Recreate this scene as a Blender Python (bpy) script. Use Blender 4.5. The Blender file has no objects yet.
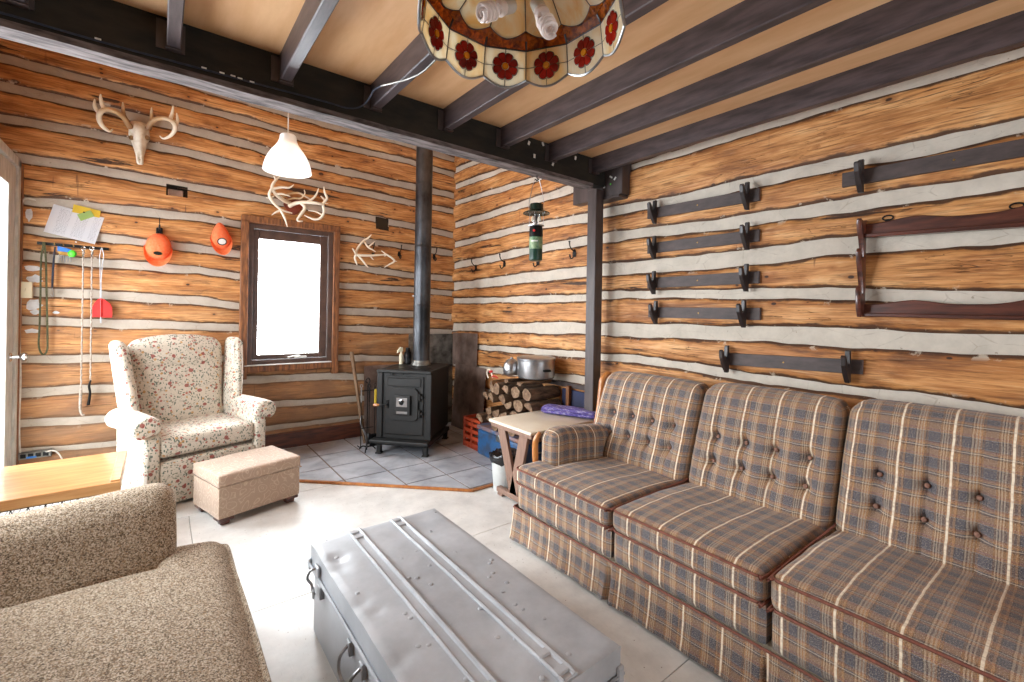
import bpy, bmesh, math, random
from mathutils import Vector, Matrix, noise
C = bpy.context.collection
SC = bpy.context.scene
PI = math.pi
R = math.radians
random.seed(7)

# ------------------------------------------------------------------ camera, world, light, exposure
FPX, PXX, PYY, CAMH = 450.0, 512.0, 311.0, 1.36
yaw, rho = R(38), R(1.0)
FW = Vector((math.sin(yaw), math.cos(yaw), 0)); RT = Vector((math.cos(yaw), -math.sin(yaw), 0)); UP = Vector((0, 0, 1))
CX = math.cos(rho)*RT + math.sin(rho)*UP
CY = -math.sin(rho)*RT + math.cos(rho)*UP
cam = bpy.data.objects.new('camera', bpy.data.cameras.new('camera'))
C.objects.link(cam)
m = Matrix((CX, CY, -FW)).transposed().to_4x4()
m.translation = Vector((0, 0, CAMH))
cam.matrix_world = m
cam.data.sensor_width = 36.0
cam.data.lens = FPX/1024*36
cam.data.shift_y = -(341-PYY)/1024
cam.data.clip_start = 0.02
SC.camera = cam

SKY_BASE, SKY_LEFT, SKY_FAR, SKY_REAR = 9.0, 14.5, 28.0, 1.6
w = bpy.data.worlds.new('daylight'); SC.world = w; w.use_nodes = True
nt = w.node_tree; nt.nodes.clear()
bg = nt.nodes.new('ShaderNodeBackground'); ow = nt.nodes.new('ShaderNodeOutputWorld')
gr = nt.nodes.new('ShaderNodeTexGradient'); tc = nt.nodes.new('ShaderNodeTexCoord')
rp = nt.nodes.new('ShaderNodeValToRGB'); sx = nt.nodes.new('ShaderNodeSeparateXYZ'); ma = nt.nodes.new('ShaderNodeMapRange')
nt.links.new(tc.outputs['Generated'], sx.inputs[0]); nt.links.new(sx.outputs['Z'], ma.inputs['Value'])
ma.inputs['From Min'].default_value = -0.15; ma.inputs['From Max'].default_value = 0.25
nt.links.new(ma.outputs[0], rp.inputs[0])
rp.color_ramp.elements[0].color = (0.68, 0.73, 0.78, 1); rp.color_ramp.elements[1].color = (0.90, 0.96, 1.0, 1)
nt.links.new(rp.outputs[0], bg.inputs[0])
# bright hazy sky towards the low sun (outside the door and far window), duller sky behind the viewer
def wmath(op, a, b):
    n_ = nt.nodes.new('ShaderNodeMath'); n_.operation = op
    for i_, v_ in ((0, a), (1, b)):
        if isinstance(v_, (int, float)): n_.inputs[i_].default_value = v_
        else: nt.links.new(v_, n_.inputs[i_])
    return n_.outputs[0]
px_ = wmath('MAXIMUM', wmath('MULTIPLY', sx.outputs['X'], -1.0), 0.0); py_ = wmath('MAXIMUM', sx.outputs['Y'], 0.0); ny_ = wmath('MAXIMUM', wmath('MULTIPLY', sx.outputs['Y'], -1.0), 0.0)
stg = wmath('ADD', wmath('ADD', SKY_BASE, wmath('MULTIPLY', px_, SKY_LEFT)), wmath('SUBTRACT', wmath('MULTIPLY', py_, SKY_FAR), wmath('MULTIPLY', ny_, SKY_REAR)))
nt.links.new(stg, bg.inputs[1])
nt.links.new(bg.outputs[0], ow.inputs[0])

def portal(loc, rot, sx_, sy_):
    l = bpy.data.lights.new('window_portal', 'AREA'); l.shape = 'RECTANGLE'; l.size = sx_; l.size_y = sy_
    l.cycles.is_portal = True
    o = bpy.data.objects.new('window_portal', l); o.location = loc; o.rotation_euler = rot; C.objects.link(o)
WX0, WX1, WY0, WY1 = -0.95, 2.78, -2.7, 4.74
portal((-1.00, 4.12, 1.18), (0, -PI/2, 0), 2.36, 1.1)       # glazed door in the left wall
portal((-1.03, 2.85, 1.45), (0, -PI/2, 0), 1.4, 1.1)          # added unseen window in the left wall over the coffee table
portal((0.98, 4.90, 1.44), (-PI/2, 0, 0), 0.56, 1.1)        # window in the far wall
portal((1.4, WY0-0.08, 1.45), (PI/2, 0, 0), 2.0, 1.3)       # added unseen window behind the camera, for fill light

vs = SC.view_settings
SC.display_settings.display_device = 'sRGB'
vs.view_transform = 'Standard'; vs.look = 'None'; vs.gamma = 1.0; vs.use_curve_mapping = False
vs.exposure = 0.03
SC.cycles.max_bounces = 10; SC.cycles.diffuse_bounces = 6; SC.cycles.transparent_max_bounces = 12
SC.cycles.sample_clamp_indirect = 6.0
SC.cycles.use_denoising = True

# ------------------------------------------------------------------ helpers
def ray(x, y): return FW + CX*((x-PXX)/FPX) - CY*((y-PYY)/FPX)
def at(x, y, X=None, Y=None, Z=None, D=None):
    """survey helper: where the sight line of a measured point meets the plane X, Y or Z (metres), or distance D"""
    d = ray(x, y); o = Vector((0, 0, CAMH))
    if D is not None: return o + d*D
    if X is not None: return o + d*(X/d.x)
    if Y is not None: return o + d*(Y/d.y)
    return o + d*((Z-CAMH)/d.z)

def lin(c):
    r = []
    for v in c[:3]:
        v = v/255.0
        r.append(v/12.92 if v <= 0.04045 else ((v+0.055)/1.055)**2.4)
    return (r[0], r[1], r[2], 1.0)

WM = {}
def wm(o):
    if o is None: return Matrix.Identity(4)
    return wm(o.parent) @ WM.get(o.name, o.matrix_basis) if o.parent else WM.get(o.name, o.matrix_basis)

def thing(name, label, cat, loc=(0, 0, 0), rotz=0.0, group=None):
    o = bpy.data.objects.new(name, None); C.objects.link(o)
    o.empty_display_size = 0.05
    o.location = loc; o.rotation_euler = (0, 0, rotz)
    WM[o.name] = Matrix.Translation(Vector(loc)) @ Matrix.Rotation(rotz, 4, 'Z')
    o['label'] = label; o['category'] = cat
    if group: o['group'] = group
    return o

def obj(name, bm, mat, parent=None, smooth=True, local=False, angle=40):
    """bm is in world coordinates unless local"""
    me = bpy.data.meshes.new(name)
    bmesh.ops.recalc_face_normals(bm, faces=bm.faces[:])
    if parent is not None:
        if not local: bm.transform(wm(parent).inverted())
        M = Matrix.Identity(4)
    else:
        xs = [v.co for v in bm.verts]
        c = Vector(((min(v.x for v in xs)+max(v.x for v in xs))/2, (min(v.y for v in xs)+max(v.y for v in xs))/2, min(v.z for v in xs)))
        bm.transform(Matrix.Translation(-c)); M = Matrix.Translation(c)
    for f in bm.faces: f.smooth = smooth
    if smooth:
        lim = R(angle)
        for e in bm.edges:
            if len(e.link_faces) == 2:
                try:
                    if e.calc_face_angle() > lim: e.smooth = False
                except ValueError: pass
    bm.to_mesh(me); bm.free()
    if mat is not None:
        for mm in (mat if isinstance(mat, (list, tuple)) else [mat]): me.materials.append(mm)
    o = bpy.data.objects.new(name, me); C.objects.link(o)
    o.location = M.translation
    if parent is not None: o.parent = parent
    WM[o.name] = M
    return o
def tag(o, label, cat, group=None):
    o['label'] = label; o['category'] = cat
    if group: o['group'] = group
    return o
def struct(o, label=None):
    o['kind'] = 'structure'
    if label: o['label'] = label
    return o

def B(): return bmesh.new()
def box(bm, lo, hi, bev=0.0, M=None, seg=1, mi=0):
    lo = Vector(lo); hi = Vector(hi)
    co = [(x, y, z) for x in (lo.x, hi.x) for y in (lo.y, hi.y) for z in (lo.z, hi.z)]
    vv = [bm.verts.new(c) for c in co]
    fs = [bm.faces.new([vv[i] for i in q]) for q in ((0,1,3,2),(4,6,7,5),(0,4,5,1),(2,3,7,6),(0,2,6,4),(1,5,7,3))]
    for f in fs: f.material_index = mi
    geo = vv
    if bev > 0:
        es = list({e for f in fs for e in f.edges})
        r = bmesh.ops.bevel(bm, geom=es, offset=bev, segments=seg, affect='EDGES', profile=0.5)
        geo = list({v for f in r['faces'] for v in f.verts} | {v for v in vv if v.is_valid})
    if M is not None:
        bmesh.ops.transform(bm, matrix=M, verts=[v for v in geo if v.is_valid])
def RZ(a, c=(0,0,0)):
    c = Vector(c); return Matrix.Translation(c) @ Matrix.Rotation(a, 4, 'Z') @ Matrix.Translation(-c)
def frame_from(d):
    d = Vector(d).normalized(); a = Vector((0, 0, 1)) if abs(d.z) < 0.9 else Vector((1, 0, 0))
    u = d.cross(a).normalized(); return u, d.cross(u).normalized()
def smoothpath(pts, n=4):
    P_ = [Vector(p) for p in pts]
    if len(P_) < 3: return P_
    out = []
    for i in range(len(P_)-1):
        p0 = P_[max(i-1, 0)]; p1 = P_[i]; p2 = P_[i+1]; p3 = P_[min(i+2, len(P_)-1)]
        for k in range(n):
            t = k/n
            out.append(0.5*((2*p1)+(-p0+p2)*t+(2*p0-5*p1+4*p2-p3)*t*t+(-p0+3*p1-3*p2+p3)*t*t*t))
    out.append(P_[-1]); return out
def tube(bm, pts, r, seg=8, caps=True, closed=False, flat=None):
    pts = [Vector(p) for p in pts]; n = len(pts)
    rs = r if isinstance(r, (list, tuple)) else [r]*n
    if len(rs) != n:
        rs = [rs[min(int(i/(n-1)*(len(rs)-1)), len(rs)-2)]*(1-((i/(n-1)*(len(rs)-1)) % 1 if i < n-1 else 1)) + rs[min(int(i/(n-1)*(len(rs)-1))+1, len(rs)-1)]*((i/(n-1)*(len(rs)-1)) % 1 if i < n-1 else 1) for i in range(n)]
    rings = []; u = None
    for i, p in enumerate(pts):
        if closed: d = pts[(i+1) % n]-pts[i-1]
        else: d = pts[min(i+1, n-1)]-pts[max(i-1, 0)]
        if d.length < 1e-9: d = Vector((0, 0, 1))
        d.normalize()
        if u is None: u, v = frame_from(d)
        else:
            u = (u-d*u.dot(d))
            u = u.normalized() if u.length > 1e-6 else frame_from(d)[0]
            v = d.cross(u)
        rings.append([bm.verts.new(p+(u*math.cos(2*PI*k/seg)+v*math.sin(2*PI*k/seg)*(flat or 1))*rs[i]) for k in range(seg)])
    m_ = n if closed else n-1
    for i in range(m_):
        a, b = rings[i], rings[(i+1) % n]
        for k in range(seg): bm.faces.new((a[k], a[(k+1) % seg], b[(k+1) % seg], b[k]))
    if caps and not closed: bm.faces.new(rings[0]); bm.faces.new(rings[-1][::-1])
def lathe(bm, prof, c, seg=32, axis=None, M=None):
    """prof: (radius, height) pairs about the vertical through c"""
    c = Vector(c); rings = []
    for (r, h) in prof:
        if r < 1e-6: rings.append([bm.verts.new(c+Vector((0, 0, h)))])
        else: rings.append([bm.verts.new(c+Vector((r*math.cos(2*PI*k/seg), r*math.sin(2*PI*k/seg), h))) for k in range(seg)])
    for a, b in zip(rings, rings[1:]):
        for k in range(seg):
            q = [a[k % len(a)], a[(k+1) % len(a)], b[(k+1) % len(b)], b[k % len(b)]]
            q2 = []
            for x in q:
                if x not in q2: q2.append(x)
            if len(q2) > 2: bm.faces.new(q2)
    if M is not None: bmesh.ops.transform(bm, matrix=M, verts=[v for r_ in rings for v in r_])
def prism(bm, pts, off, bev=0.0):
    """closed 3D outline pts extruded by vector off"""
    off = Vector(off)
    a = [bm.verts.new(Vector(p)) for p in pts]; b = [bm.verts.new(Vector(p)+off) for p in pts]
    f1 = bm.faces.new(a); f2 = bm.faces.new(b[::-1]); fs = [f1, f2]
    for i in range(len(a)): fs.append(bm.faces.new((a[i], b[i], b[(i+1) % len(a)], a[(i+1) % len(a)])))
    if bev:
        es = list(set(f1.edges) | set(f2.edges))
        bmesh.ops.bevel(bm, geom=es, offset=bev, segments=2, affect='EDGES', profile=0.5)
def rbox(bm, lo, hi, r, n=(10, 10, 10), puff=(0, 0, 0), fn=None, uv=None, M=None):
    """soft upholstered block: rounded edges, swollen faces, box-projected UVs in metres (u along uv[0] axis)"""
    lo = Vector(lo); hi = Vector(hi); c = (lo+hi)/2; h = (hi-lo)/2
    uvl = bm.loops.layers.uv.verify()
    cache = {}
    def pt(i, j, k):
        key = (i, j, k)
        if key in cache: return cache[key]
        p = Vector((-1+2*i/n[0], -1+2*j/n[1], -1+2*k/n[2]))
        q = Vector((p.x*h.x, p.y*h.y, p.z*h.z)); rr = [min(r, h[a]*0.98) for a in range(3)]
        inn = Vector([max(-h[a]+rr[a], min(h[a]-rr[a], q[a])) for a in range(3)])
        d = q-inn
        if d.length > 1e-9:
            nz = Vector([d[a]/rr[a] for a in range(3)]); mx = max(abs(x) for x in nz); nn = nz.normalized()*mx
            q = inn+Vector([nn[a]*rr[a] for a in range(3)])
        for a in range(3):
            if puff[a] and abs(p[a]) > 0.999:
                b, e = (a+1) % 3, (a+2) % 3
                q[a] += math.copysign(puff[a], p[a])*max(0, (1-p[b]**4))*max(0, (1-p[e]**4))*(1-0.35*(p[b]**2+p[e]**2)/2)
        q = q+c
        if fn: q = fn(q, p)
        v = bm.verts.new(q); cache[key] = v; return v
    def quad(ks, ax, base):
        vs_ = [pt(*k) for k in ks]
        f = bm.faces.new(vs_)
        for l, k in zip(f.loops, ks):
            s = [lo[a]+(hi[a]-lo[a])*k[a]/n[a] for a in range(3)]
            if uv == 'y':   # u runs along Y
                if ax == 0: t = (s[1], s[2])
                elif ax == 2: t = (s[1], -s[0]+lo.x+hi.z if base else s[0])
                else: t = (s[0], s[2])
            else:
                if ax == 1: t = (s[0], s[2])
                elif ax == 2: t = (s[0], s[1])
                else: t = (s[1], s[2])
            l[uvl].uv = t
    for side in (0, 1):
        for ax in range(3):
            a, b = (ax+1) % 3, (ax+2) % 3
            for i in range(n[a]):
                for j in range(n[b]):
                    ks = []
                    for (da, db) in ((0,0),(1,0),(1,1),(0,1)):
                        k = [0,0,0]; k[ax] = n[ax]*side; k[a] = i+da; k[b] = j+db; ks.append(tuple(k))
                    if side == 0: ks = ks[::-1]
                    quad(ks, ax, side)
    if M is not None: bmesh.ops.transform(bm, matrix=M, verts=list(cache.values()))

# ------------------------------------------------------------------ materials
class NB:
    def __init__(s, name, rough=0.6, metal=0.0):
        s.m = bpy.data.materials.new(name); s.m.use_nodes = True; s.t = s.m.node_tree
        s.b = s.t.nodes['Principled BSDF']; s.b.inputs['Roughness'].default_value = rough; s.b.inputs['Metallic'].default_value = metal
        s.tc = s.t.nodes.new('ShaderNodeTexCoord')
    def n(s, typ, **kw):
        nd = s.t.nodes.new('ShaderNode'+typ)
        for k, v in kw.items():
            if hasattr(nd, k): setattr(nd, k, v)
        return nd
    def L(s, a, b): s.t.links.new(a, b)
    def co(s, sc=(1, 1, 1), src='Object', rot=(0, 0, 0)):
        mp = s.n('Mapping'); mp.inputs['Scale'].default_value = sc; mp.inputs['Rotation'].default_value = rot
        s.L(s.tc.outputs[src], mp.inputs[0]); return mp.outputs[0]
    def noise(s, vec, scale, det=4, rough=0.6, dist=0.0):
        nd = s.n('TexNoise'); s.L(vec, nd.inputs['Vector']); nd.inputs['Scale'].default_value = scale
        nd.inputs['Detail'].default_value = det; nd.inputs['Roughness'].default_value = rough; nd.inputs['Distortion'].default_value = dist
        return nd.outputs['Fac']
    def vor(s, vec, scale, out='Distance', feat='F1', rnd=1.0):
        nd = s.n('TexVoronoi'); nd.feature = feat; s.L(vec, nd.inputs['Vector']); nd.inputs['Scale'].default_value = scale
        nd.inputs['Randomness'].default_value = rnd
        return nd.outputs[out]
    def ramp(s, fac, stops, interp='LINEAR'):
        nd = s.n('ValToRGB'); cr = nd.color_ramp; cr.interpolation = interp
        while len(cr.elements) > 1: cr.elements.remove(cr.elements[-1])
        cr.elements[0].position = stops[0][0]; cr.elements[0].color = s.c(stops[0][1])
        for p, c in stops[1:]:
            e = cr.elements.new(p); e.color = s.c(c)
        s.L(fac, nd.inputs[0]); return nd.outputs[0]
    @staticmethod
    def c(c):
        if isinstance(c, (int, float)): return (c, c, c, 1)
        return lin(c)
    def mix(s, fac, a, b, mode='MIX'):
        nd = s.n('MixRGB'); nd.blend_type = mode
        for i, v in ((0, fac), (1, a), (2, b)):
            if isinstance(v, (int, float)): nd.inputs[i].default_value = v if i == 0 else (v, v, v, 1)
            elif isinstance(v, tuple): nd.inputs[i].default_value = lin(v)
            else: s.L(v, nd.inputs[i])
        return nd.outputs[0]
    def math(s, op, a, b=None, c=None):
        nd = s.n('Math'); nd.operation = op
        for i, v in ((0, a), (1, b), (2, c)):
            if v is None: continue
            if isinstance(v, (int, float)): nd.inputs[i].default_value = v
            else: s.L(v, nd.inputs[i])
        return nd.outputs[0]
    def sep(s, vec):
        nd = s.n('SeparateXYZ'); s.L(vec, nd.inputs[0]); return nd.outputs
    def comb(s, x, y, z=0.0):
        nd = s.n('CombineXYZ')
        for i, v in enumerate((x, y, z)):
            if isinstance(v, (int, float)): nd.inputs[i].default_value = v
            else: s.L(v, nd.inputs[i])
        return nd.outputs[0]
    def col(s, c):
        if isinstance(c, tuple): s.b.inputs['Base Color'].default_value = lin(c)
        else: s.L(c, s.b.inputs['Base Color'])
    def bump(s, h, strength=0.3, dist=0.01):
        nd = s.n('Bump'); nd.inputs['Strength'].default_value = strength; nd.inputs['Distance'].default_value = dist
        s.L(h, nd.inputs['Height']); s.L(nd.outputs[0], s.b.inputs['Normal'])
    def rough(s, f): s.L(f, s.b.inputs['Roughness'])

def simple(name, c1, c2=None, scale=20, rough=0.6, metal=0.0, bump=0.1, stretch=(1, 1, 1), det=4, lo=0.35, hi=0.65, coat=0.0, bd=0.004):
    s = NB(name, rough, metal); v = s.co(stretch); f = s.noise(v, scale, det)
    c2 = c2 or tuple(int(x*0.82) for x in c1)
    s.col(s.ramp(f, [(lo, c2), (hi, c1)]))
    if bump: s.bump(f, bump, bd)
    if coat: s.b.inputs['Coat Weight'].default_value = coat
    return s.m

def log_wood(name, along, weather=0.0):
    """hewn pine: along = 0 when the logs run in X, 1 when they run in Y"""
    s = NB(name, 0.6)
    def st(a, b): return (a, b, b) if along == 0 else (b, a, b)
    o = s.co((1, 1, 1))
    broad = s.noise(s.co(st(.9, 5.0)), 2.0, 5, 0.6, 0.8)
    colr = s.ramp(broad, [(0.30, (112, 68, 34)), (0.42, (170, 110, 56)), (0.55, (202, 142, 82)), (0.70, (222, 172, 116))])
    wv = s.n('TexWave'); wv.wave_type = 'BANDS'; wv.bands_direction = 'Z'
    s.L(s.co(st(.22, 1.0)), wv.inputs['Vector']); wv.inputs['Scale'].default_value = 13; wv.inputs['Distortion'].default_value = 7.0
    wv.inputs['Detail'].default_value = 3.0; wv.inputs['Detail Scale'].default_value = 1.3; wv.inputs['Detail Roughness'].default_value = 0.6
    wf = wv.outputs['Fac']
    msk = s.ramp(s.noise(s.co(st(.7, 2.6)), 1.7, 3, 0.5), [(0.42, 0.1), (0.62, 1.0)])
    colr = s.mix(s.math('MULTIPLY', s.ramp(wf, [(0.0, 0.55), (0.35, 0.0)]), msk), colr, (150, 92, 42))
    fine = s.noise(s.co(st(1.6, 34)), 3.0, 5, 0.65, 0.4)
    colr = s.mix(s.ramp(fine, [(0.34, 0.75), (0.50, 0.0)]), colr, (98, 56, 26))
    colr = s.mix(s.ramp(fine, [(0.56, 0.0), (0.74, 0.35)]), colr, (240, 204, 156))
    # long dark checks and bark scars that follow the grain
    ck = s.noise(s.co(st(.55, 7.5)), 2.3, 6, 0.62, 0.5)
    cr = s.ramp(ck, [(0.345, 0.95), (0.375, 0.0)])
    cr2 = s.ramp(s.noise(s.co(st(1.0, 15)), 2.1, 3, 0.5, 0.8), [(0.492, 0.0), (0.50, 0.8), (0.508, 0.0)])
    cm = s.ramp(s.noise(o, 2.6, 2, 0.5), [(0.50, 0.0), (0.60, 1.0)])
    cr = s.math('MAXIMUM', cr, s.math('MULTIPLY', cr2, cm))
    colr = s.mix(cr, colr, (52, 30, 16))
    # knots with a ring
    def knots(sc_, k, r, seed):
        nonlocal colr
        mp = s.n('Mapping'); mp.inputs['Location'].default_value = (seed, seed*.7, seed*1.3); mp.inputs['Scale'].default_value = st(sc_*.62, sc_)
        s.L(o, mp.inputs[0]); vo = s.n('TexVoronoi'); s.L(mp.outputs[0], vo.inputs['Vector']); vo.inputs['Scale'].default_value = 1.0
        pick = s.math('LESS_THAN', s.sep(vo.outputs['Color'])[0], k)
        d = vo.outputs['Distance']
        colr = s.mix(s.math('MULTIPLY', pick, s.ramp(d, [(r*1.1, .6), (r*2.6, 0.0)])), colr, (150, 88, 38))
        colr = s.mix(s.math('MULTIPLY', pick, s.ramp(d, [(r*.7, .92), (r, 0.0)])), colr, (44, 24, 14))
    knots(5.0, .65, .085, 1.0); knots(8.5, .45, .085, 4.2); knots(15.0, .35, .12, 9.1)
    # saw and axe marks across the grain
    mk = s.noise(s.co(st(26, 2.4)), 1.0, 2, 0.4, 0.3)
    colr = s.mix(s.math('MULTIPLY', s.ramp(mk, [(0.70, 0.0), (0.74, 0.7)]), s.ramp(s.noise(o, 3.3, 2, 0.5), [(0.54, 0.0), (0.6, 1.0)])), colr, (84, 50, 28))
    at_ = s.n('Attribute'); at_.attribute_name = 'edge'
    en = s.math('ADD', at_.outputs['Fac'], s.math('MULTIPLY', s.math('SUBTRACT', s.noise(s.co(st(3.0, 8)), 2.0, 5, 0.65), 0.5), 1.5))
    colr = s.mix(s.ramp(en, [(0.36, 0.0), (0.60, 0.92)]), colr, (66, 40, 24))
    wp = s.ramp(s.noise(o, 9, 5, 0.7), [(0.60, 0.0), (0.64, 0.7)])
    colr = s.mix(s.math('MULTIPLY', wp, s.ramp(at_.outputs['Fac'], [(0.05, 0.0), (0.6, 1.0)])), colr, (206, 192, 172))
    if weather:
        z = s.sep(s.co((1, 1, 1)))[2]
        wz = s.math('SUBTRACT', 1.0, s.math('DIVIDE', z, 2.0))
        wf2 = s.ramp(s.math('ADD', s.math('MULTIPLY', wz, weather), s.math('MULTIPLY', s.noise(s.co(st(1, 3)), 3.0, 5, 0.65), 0.8)), [(0.50, 0.0), (0.95, 0.85)])
        colr = s.mix(wf2, colr, (126, 94, 68))
    s.col(colr)
    h = s.mix(0.5, s.mix(0.5, broad, fine), s.math('SUBTRACT', 1.0, cr))
    s.bump(h, 0.75, 0.014)
    s.rough(s.ramp(fine, [(0.3, 0.75), (0.7, 0.5)]))
    return s.m

def chink_mat(name, c):
    s = NB(name, 0.92); v = s.co((1, 1, 1)); f = s.noise(v, 6, 6, 0.7); g = s.noise(v, 90, 3)
    cc = s.ramp(f, [(0.3, tuple(int(x*0.90) for x in c)), (0.6, c)])
    pit = s.ramp(s.noise(v, 42, 3, 0.5), [(0.71, 0.0), (0.75, 0.6)])
    cc = s.mix(pit, cc, (120, 106, 92))
    crk = s.vor(s.co((2.2, 2.2, 5)), 1.6, 'Distance', 'DISTANCE_TO_EDGE')
    cc = s.mix(s.ramp(s.math('ADD', crk, s.math('MULTIPLY', s.noise(v, 20, 5, .7), .055)), [(0.026, 0.3), (0.036, 0.0)]), cc, (120, 104, 88))
    s.col(cc); s.bump(s.mix(0.5, f, g), 0.4, 0.008)
    return s.m
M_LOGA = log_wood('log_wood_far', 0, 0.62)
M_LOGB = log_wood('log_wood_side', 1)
M_CHA = chink_mat('chinking_grey', (178, 166, 152))
M_CHB = chink_mat('chinking_pale', (200, 190, 176))

def floor_mat():
    s = NB('painted_plywood_floor', 0.42); v = s.co((1, 1, 1)); p = s.sep(v)
    f = s.noise(v, 5, 5, 0.65); base = s.ramp(f, [(0.3, (192, 190, 186)), (0.6, (218, 216, 212))])
    fx = s.noise(s.co((60, 6, 1)), 3, 4, 0.6)
    base = s.mix(s.ramp(fx, [(0.60, 0.0), (0.72, 0.35)]), base, (164, 150, 138))
    ch = s.noise(s.co((14, 22, 1)), 1.8, 5, 0.7)
    base = s.mix(s.ramp(ch, [(0.705, 0.0), (0.725, 0.75)]), base, (118, 88, 66))
    sp = s.vor(v, 26); base = s.mix(s.ramp(sp, [(0.05, 0.8), (0.08, 0.0)]), base, (105, 80, 62))
    # worn, dirty patch by the armchair, with its shade painted in
    d = s.math('POWER', s.math('SUBTRACT', p[1], 3.5), 2.0); e = s.math('POWER', s.math('SUBTRACT', p[0], 0.0), 2.0)
    rr = s.math('ADD', s.math('SQRT', s.math('ADD', d, e)), s.math('MULTIPLY', s.noise(v, 3, 5, 0.6), 0.7))
    base = s.mix(s.ramp(rr, [(0.55, 0.65), (1.0, 0.0)]), base, (140, 118, 102))
    s.col(base); s.rough(s.ramp(f, [(0.3, 0.32), (0.7, 0.5)])); s.bump(fx, 0.12, 0.003)
    return s.m
M_FLOOR = floor_mat()
def tile_mat():
    s = NB('slate_tile', 0.45); v = s.co((1, 1, 1)); f = s.noise(v, 4, 5, 0.6, 0.6)
    base = s.ramp(f, [(0.3, (128, 130, 136)), (0.5, (160, 163, 170)), (0.7, (182, 184, 190))])
    st = s.noise(v, 9, 5, 0.7); base = s.mix(s.ramp(st, [(0.62, 0.0), (0.74, 0.4)]), base, (150, 132, 116))
    s.col(base); s.bump(f, 0.25, 0.006); return s.m
M_TILE = tile_mat()
M_GROUT = simple('grout', (120, 98, 78), rough=0.9)
M_PLY = simple('ceiling_plywood', (232, 188, 142), (214, 164, 116), 3, 0.55, bump=0.05, stretch=(3, 0.6, 1), det=6)
M_JOIST = simple('painted_joist', (80, 68, 69), (50, 42, 44), 6, 0.42, bump=0.15, stretch=(6, 1, 6), det=5)
M_BEAM = simple('dark_green_black_beam', (42, 36, 25), (17, 14, 9), 5, 0.8, bump=0.15, stretch=(1, 3, 3), det=6)
M_SOFF = simple('worn_grey_soffit', (124, 114, 112), (52, 44, 43), 7, 0.8, bump=0.2, stretch=(1, 5, 5), det=7)
M_POST = simple('brown_painted_wood', (76, 64, 62), (58, 48, 46), 8, 0.45, bump=0.08, stretch=(3, 3, 0.6))
M_RACK = simple('rack_paint', (82, 69, 66), (62, 52, 50), 9, 0.62, bump=0.05, stretch=(3, 1, 3))
M_RACKD = simple('rack_bracket_paint', (52, 42, 40), (36, 29, 28), 9, 0.4, bump=0.05)
M_MAHOG = simple('mahogany', (98, 52, 38), (56, 28, 22), 7, 0.35, bump=0.05, stretch=(4, 0.8, 6), coat=0.3)
M_CAS = simple('window_casing_wood', (150, 94, 52), (86, 52, 30), 9, 0.5, bump=0.2, stretch=(6, 6, 0.8))
M_WINF = simple('brown_window_frame', (92, 66, 54), (66, 46, 38), 8, 0.4, bump=0.05)
M_BASE = simple('red_brown_baseboard', (104, 54, 32), (54, 26, 16), 6, 0.4, bump=0.1, stretch=(1, 4, 6))
M_WHITE = simple('white_paint', (226, 224, 218), (200, 198, 192), 8, 0.45, bump=0.03)
M_GREYW = simple('grey_door_paint', (196, 194, 188), (160, 158, 152), 8, 0.45, bump=0.03, stretch=(4, 4, 1))
M_BLACK = simple('black_metal', (30, 30, 31), (18, 18, 19), 12, 0.42, 0.6, bump=0.04)
M_IRON = simple('stove_iron', (27, 26, 25), (15, 14, 14), 10, 0.55, 0.1, bump=0.06)
M_PIPE = simple('stove_pipe', (92, 94, 98), (36, 37, 40), 5, 0.40, 0.8, bump=0.05, stretch=(1, 1, 0.5), det=7)
M_STEEL = simple('brushed_steel', (186, 186, 188), (150, 150, 152), 9, 0.3, 0.95, bump=0.04)
M_CHROME = simple('chrome', (214, 214, 216), (196, 196, 198), 6, 0.15, 1.0, bump=0)
M_BRASS = simple('aged_brass', (186, 146, 80), (128, 96, 50), 20, 0.35, 0.9, bump=0)
M_GALV = simple('galvanised_sheet', (146, 144, 138), (84, 82, 78), 9, 0.45, 0.8, bump=0.05, det=7)
M_SHIELD = simple('brown_heat_shield', (150, 130, 120), (100, 80, 70), 5, 0.45, 0.4, bump=0.05, det=6)
M_BONE = simple('bone', (232, 224, 208), (196, 178, 150), 14, 0.55, bump=0.15, det=5, lo=0.3, hi=0.55)
def antler_mat():
    s = NB('antler', 0.5); v = s.co((1, 1, 1)); f = s.noise(v, 9, 4)
    at_ = s.n('Attribute'); at_.attribute_name = 'edge'
    base = s.ramp(s.math('ADD', at_.outputs['Fac'], s.math('MULTIPLY', s.math('SUBTRACT', f, 0.5), 0.5)), [(0.0, (120, 76, 42)), (0.35, (190, 156, 112)), (0.7, (236, 226, 206))])
    s.col(base); s.bump(f, 0.2, 0.003); return s.m
M_ANT = antler_mat()
M_GREYTR = None
def trunk_mat():
    s = NB('grey_painted_steel', 0.36, 0.0); v = s.co((1, 1, 1)); f = s.noise(v, 4, 6, 0.65); g = s.noise(v, 60, 3)
    base = s.ramp(f, [(0.3, (150, 153, 158)), (0.6, (176, 179, 184)), (0.8, (194, 197, 201))])
    ch = s.noise(v, 19, 5, 0.7); base = s.mix(s.ramp(ch, [(0.735, 0.0), (0.75, 0.9)]), base, (60, 46, 38))
    sp = s.vor(v, 9); base = s.mix(s.ramp(sp, [(0.035, 0.9), (0.05, 0.0)]), base, (58, 44, 38))
    s.col(base); s.rough(s.ramp(f, [(0.3, 0.34), (0.7, 0.5)]))
    s.bump(s.noise(v, 7, 3, 0.5), 0.2, 0.01); return s.m
M_TRUNK = trunk_mat()
M_OAK = simple('light_oak', (206, 158, 104), (178, 126, 76), 5, 0.3, bump=0.06, stretch=(0.7, 6, 6), det=6, coat=0.35)
M_CREAM = simple('cream_laminate', (226, 216, 196), (214, 202, 182), 5, 0.28, bump=0.02)
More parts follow.
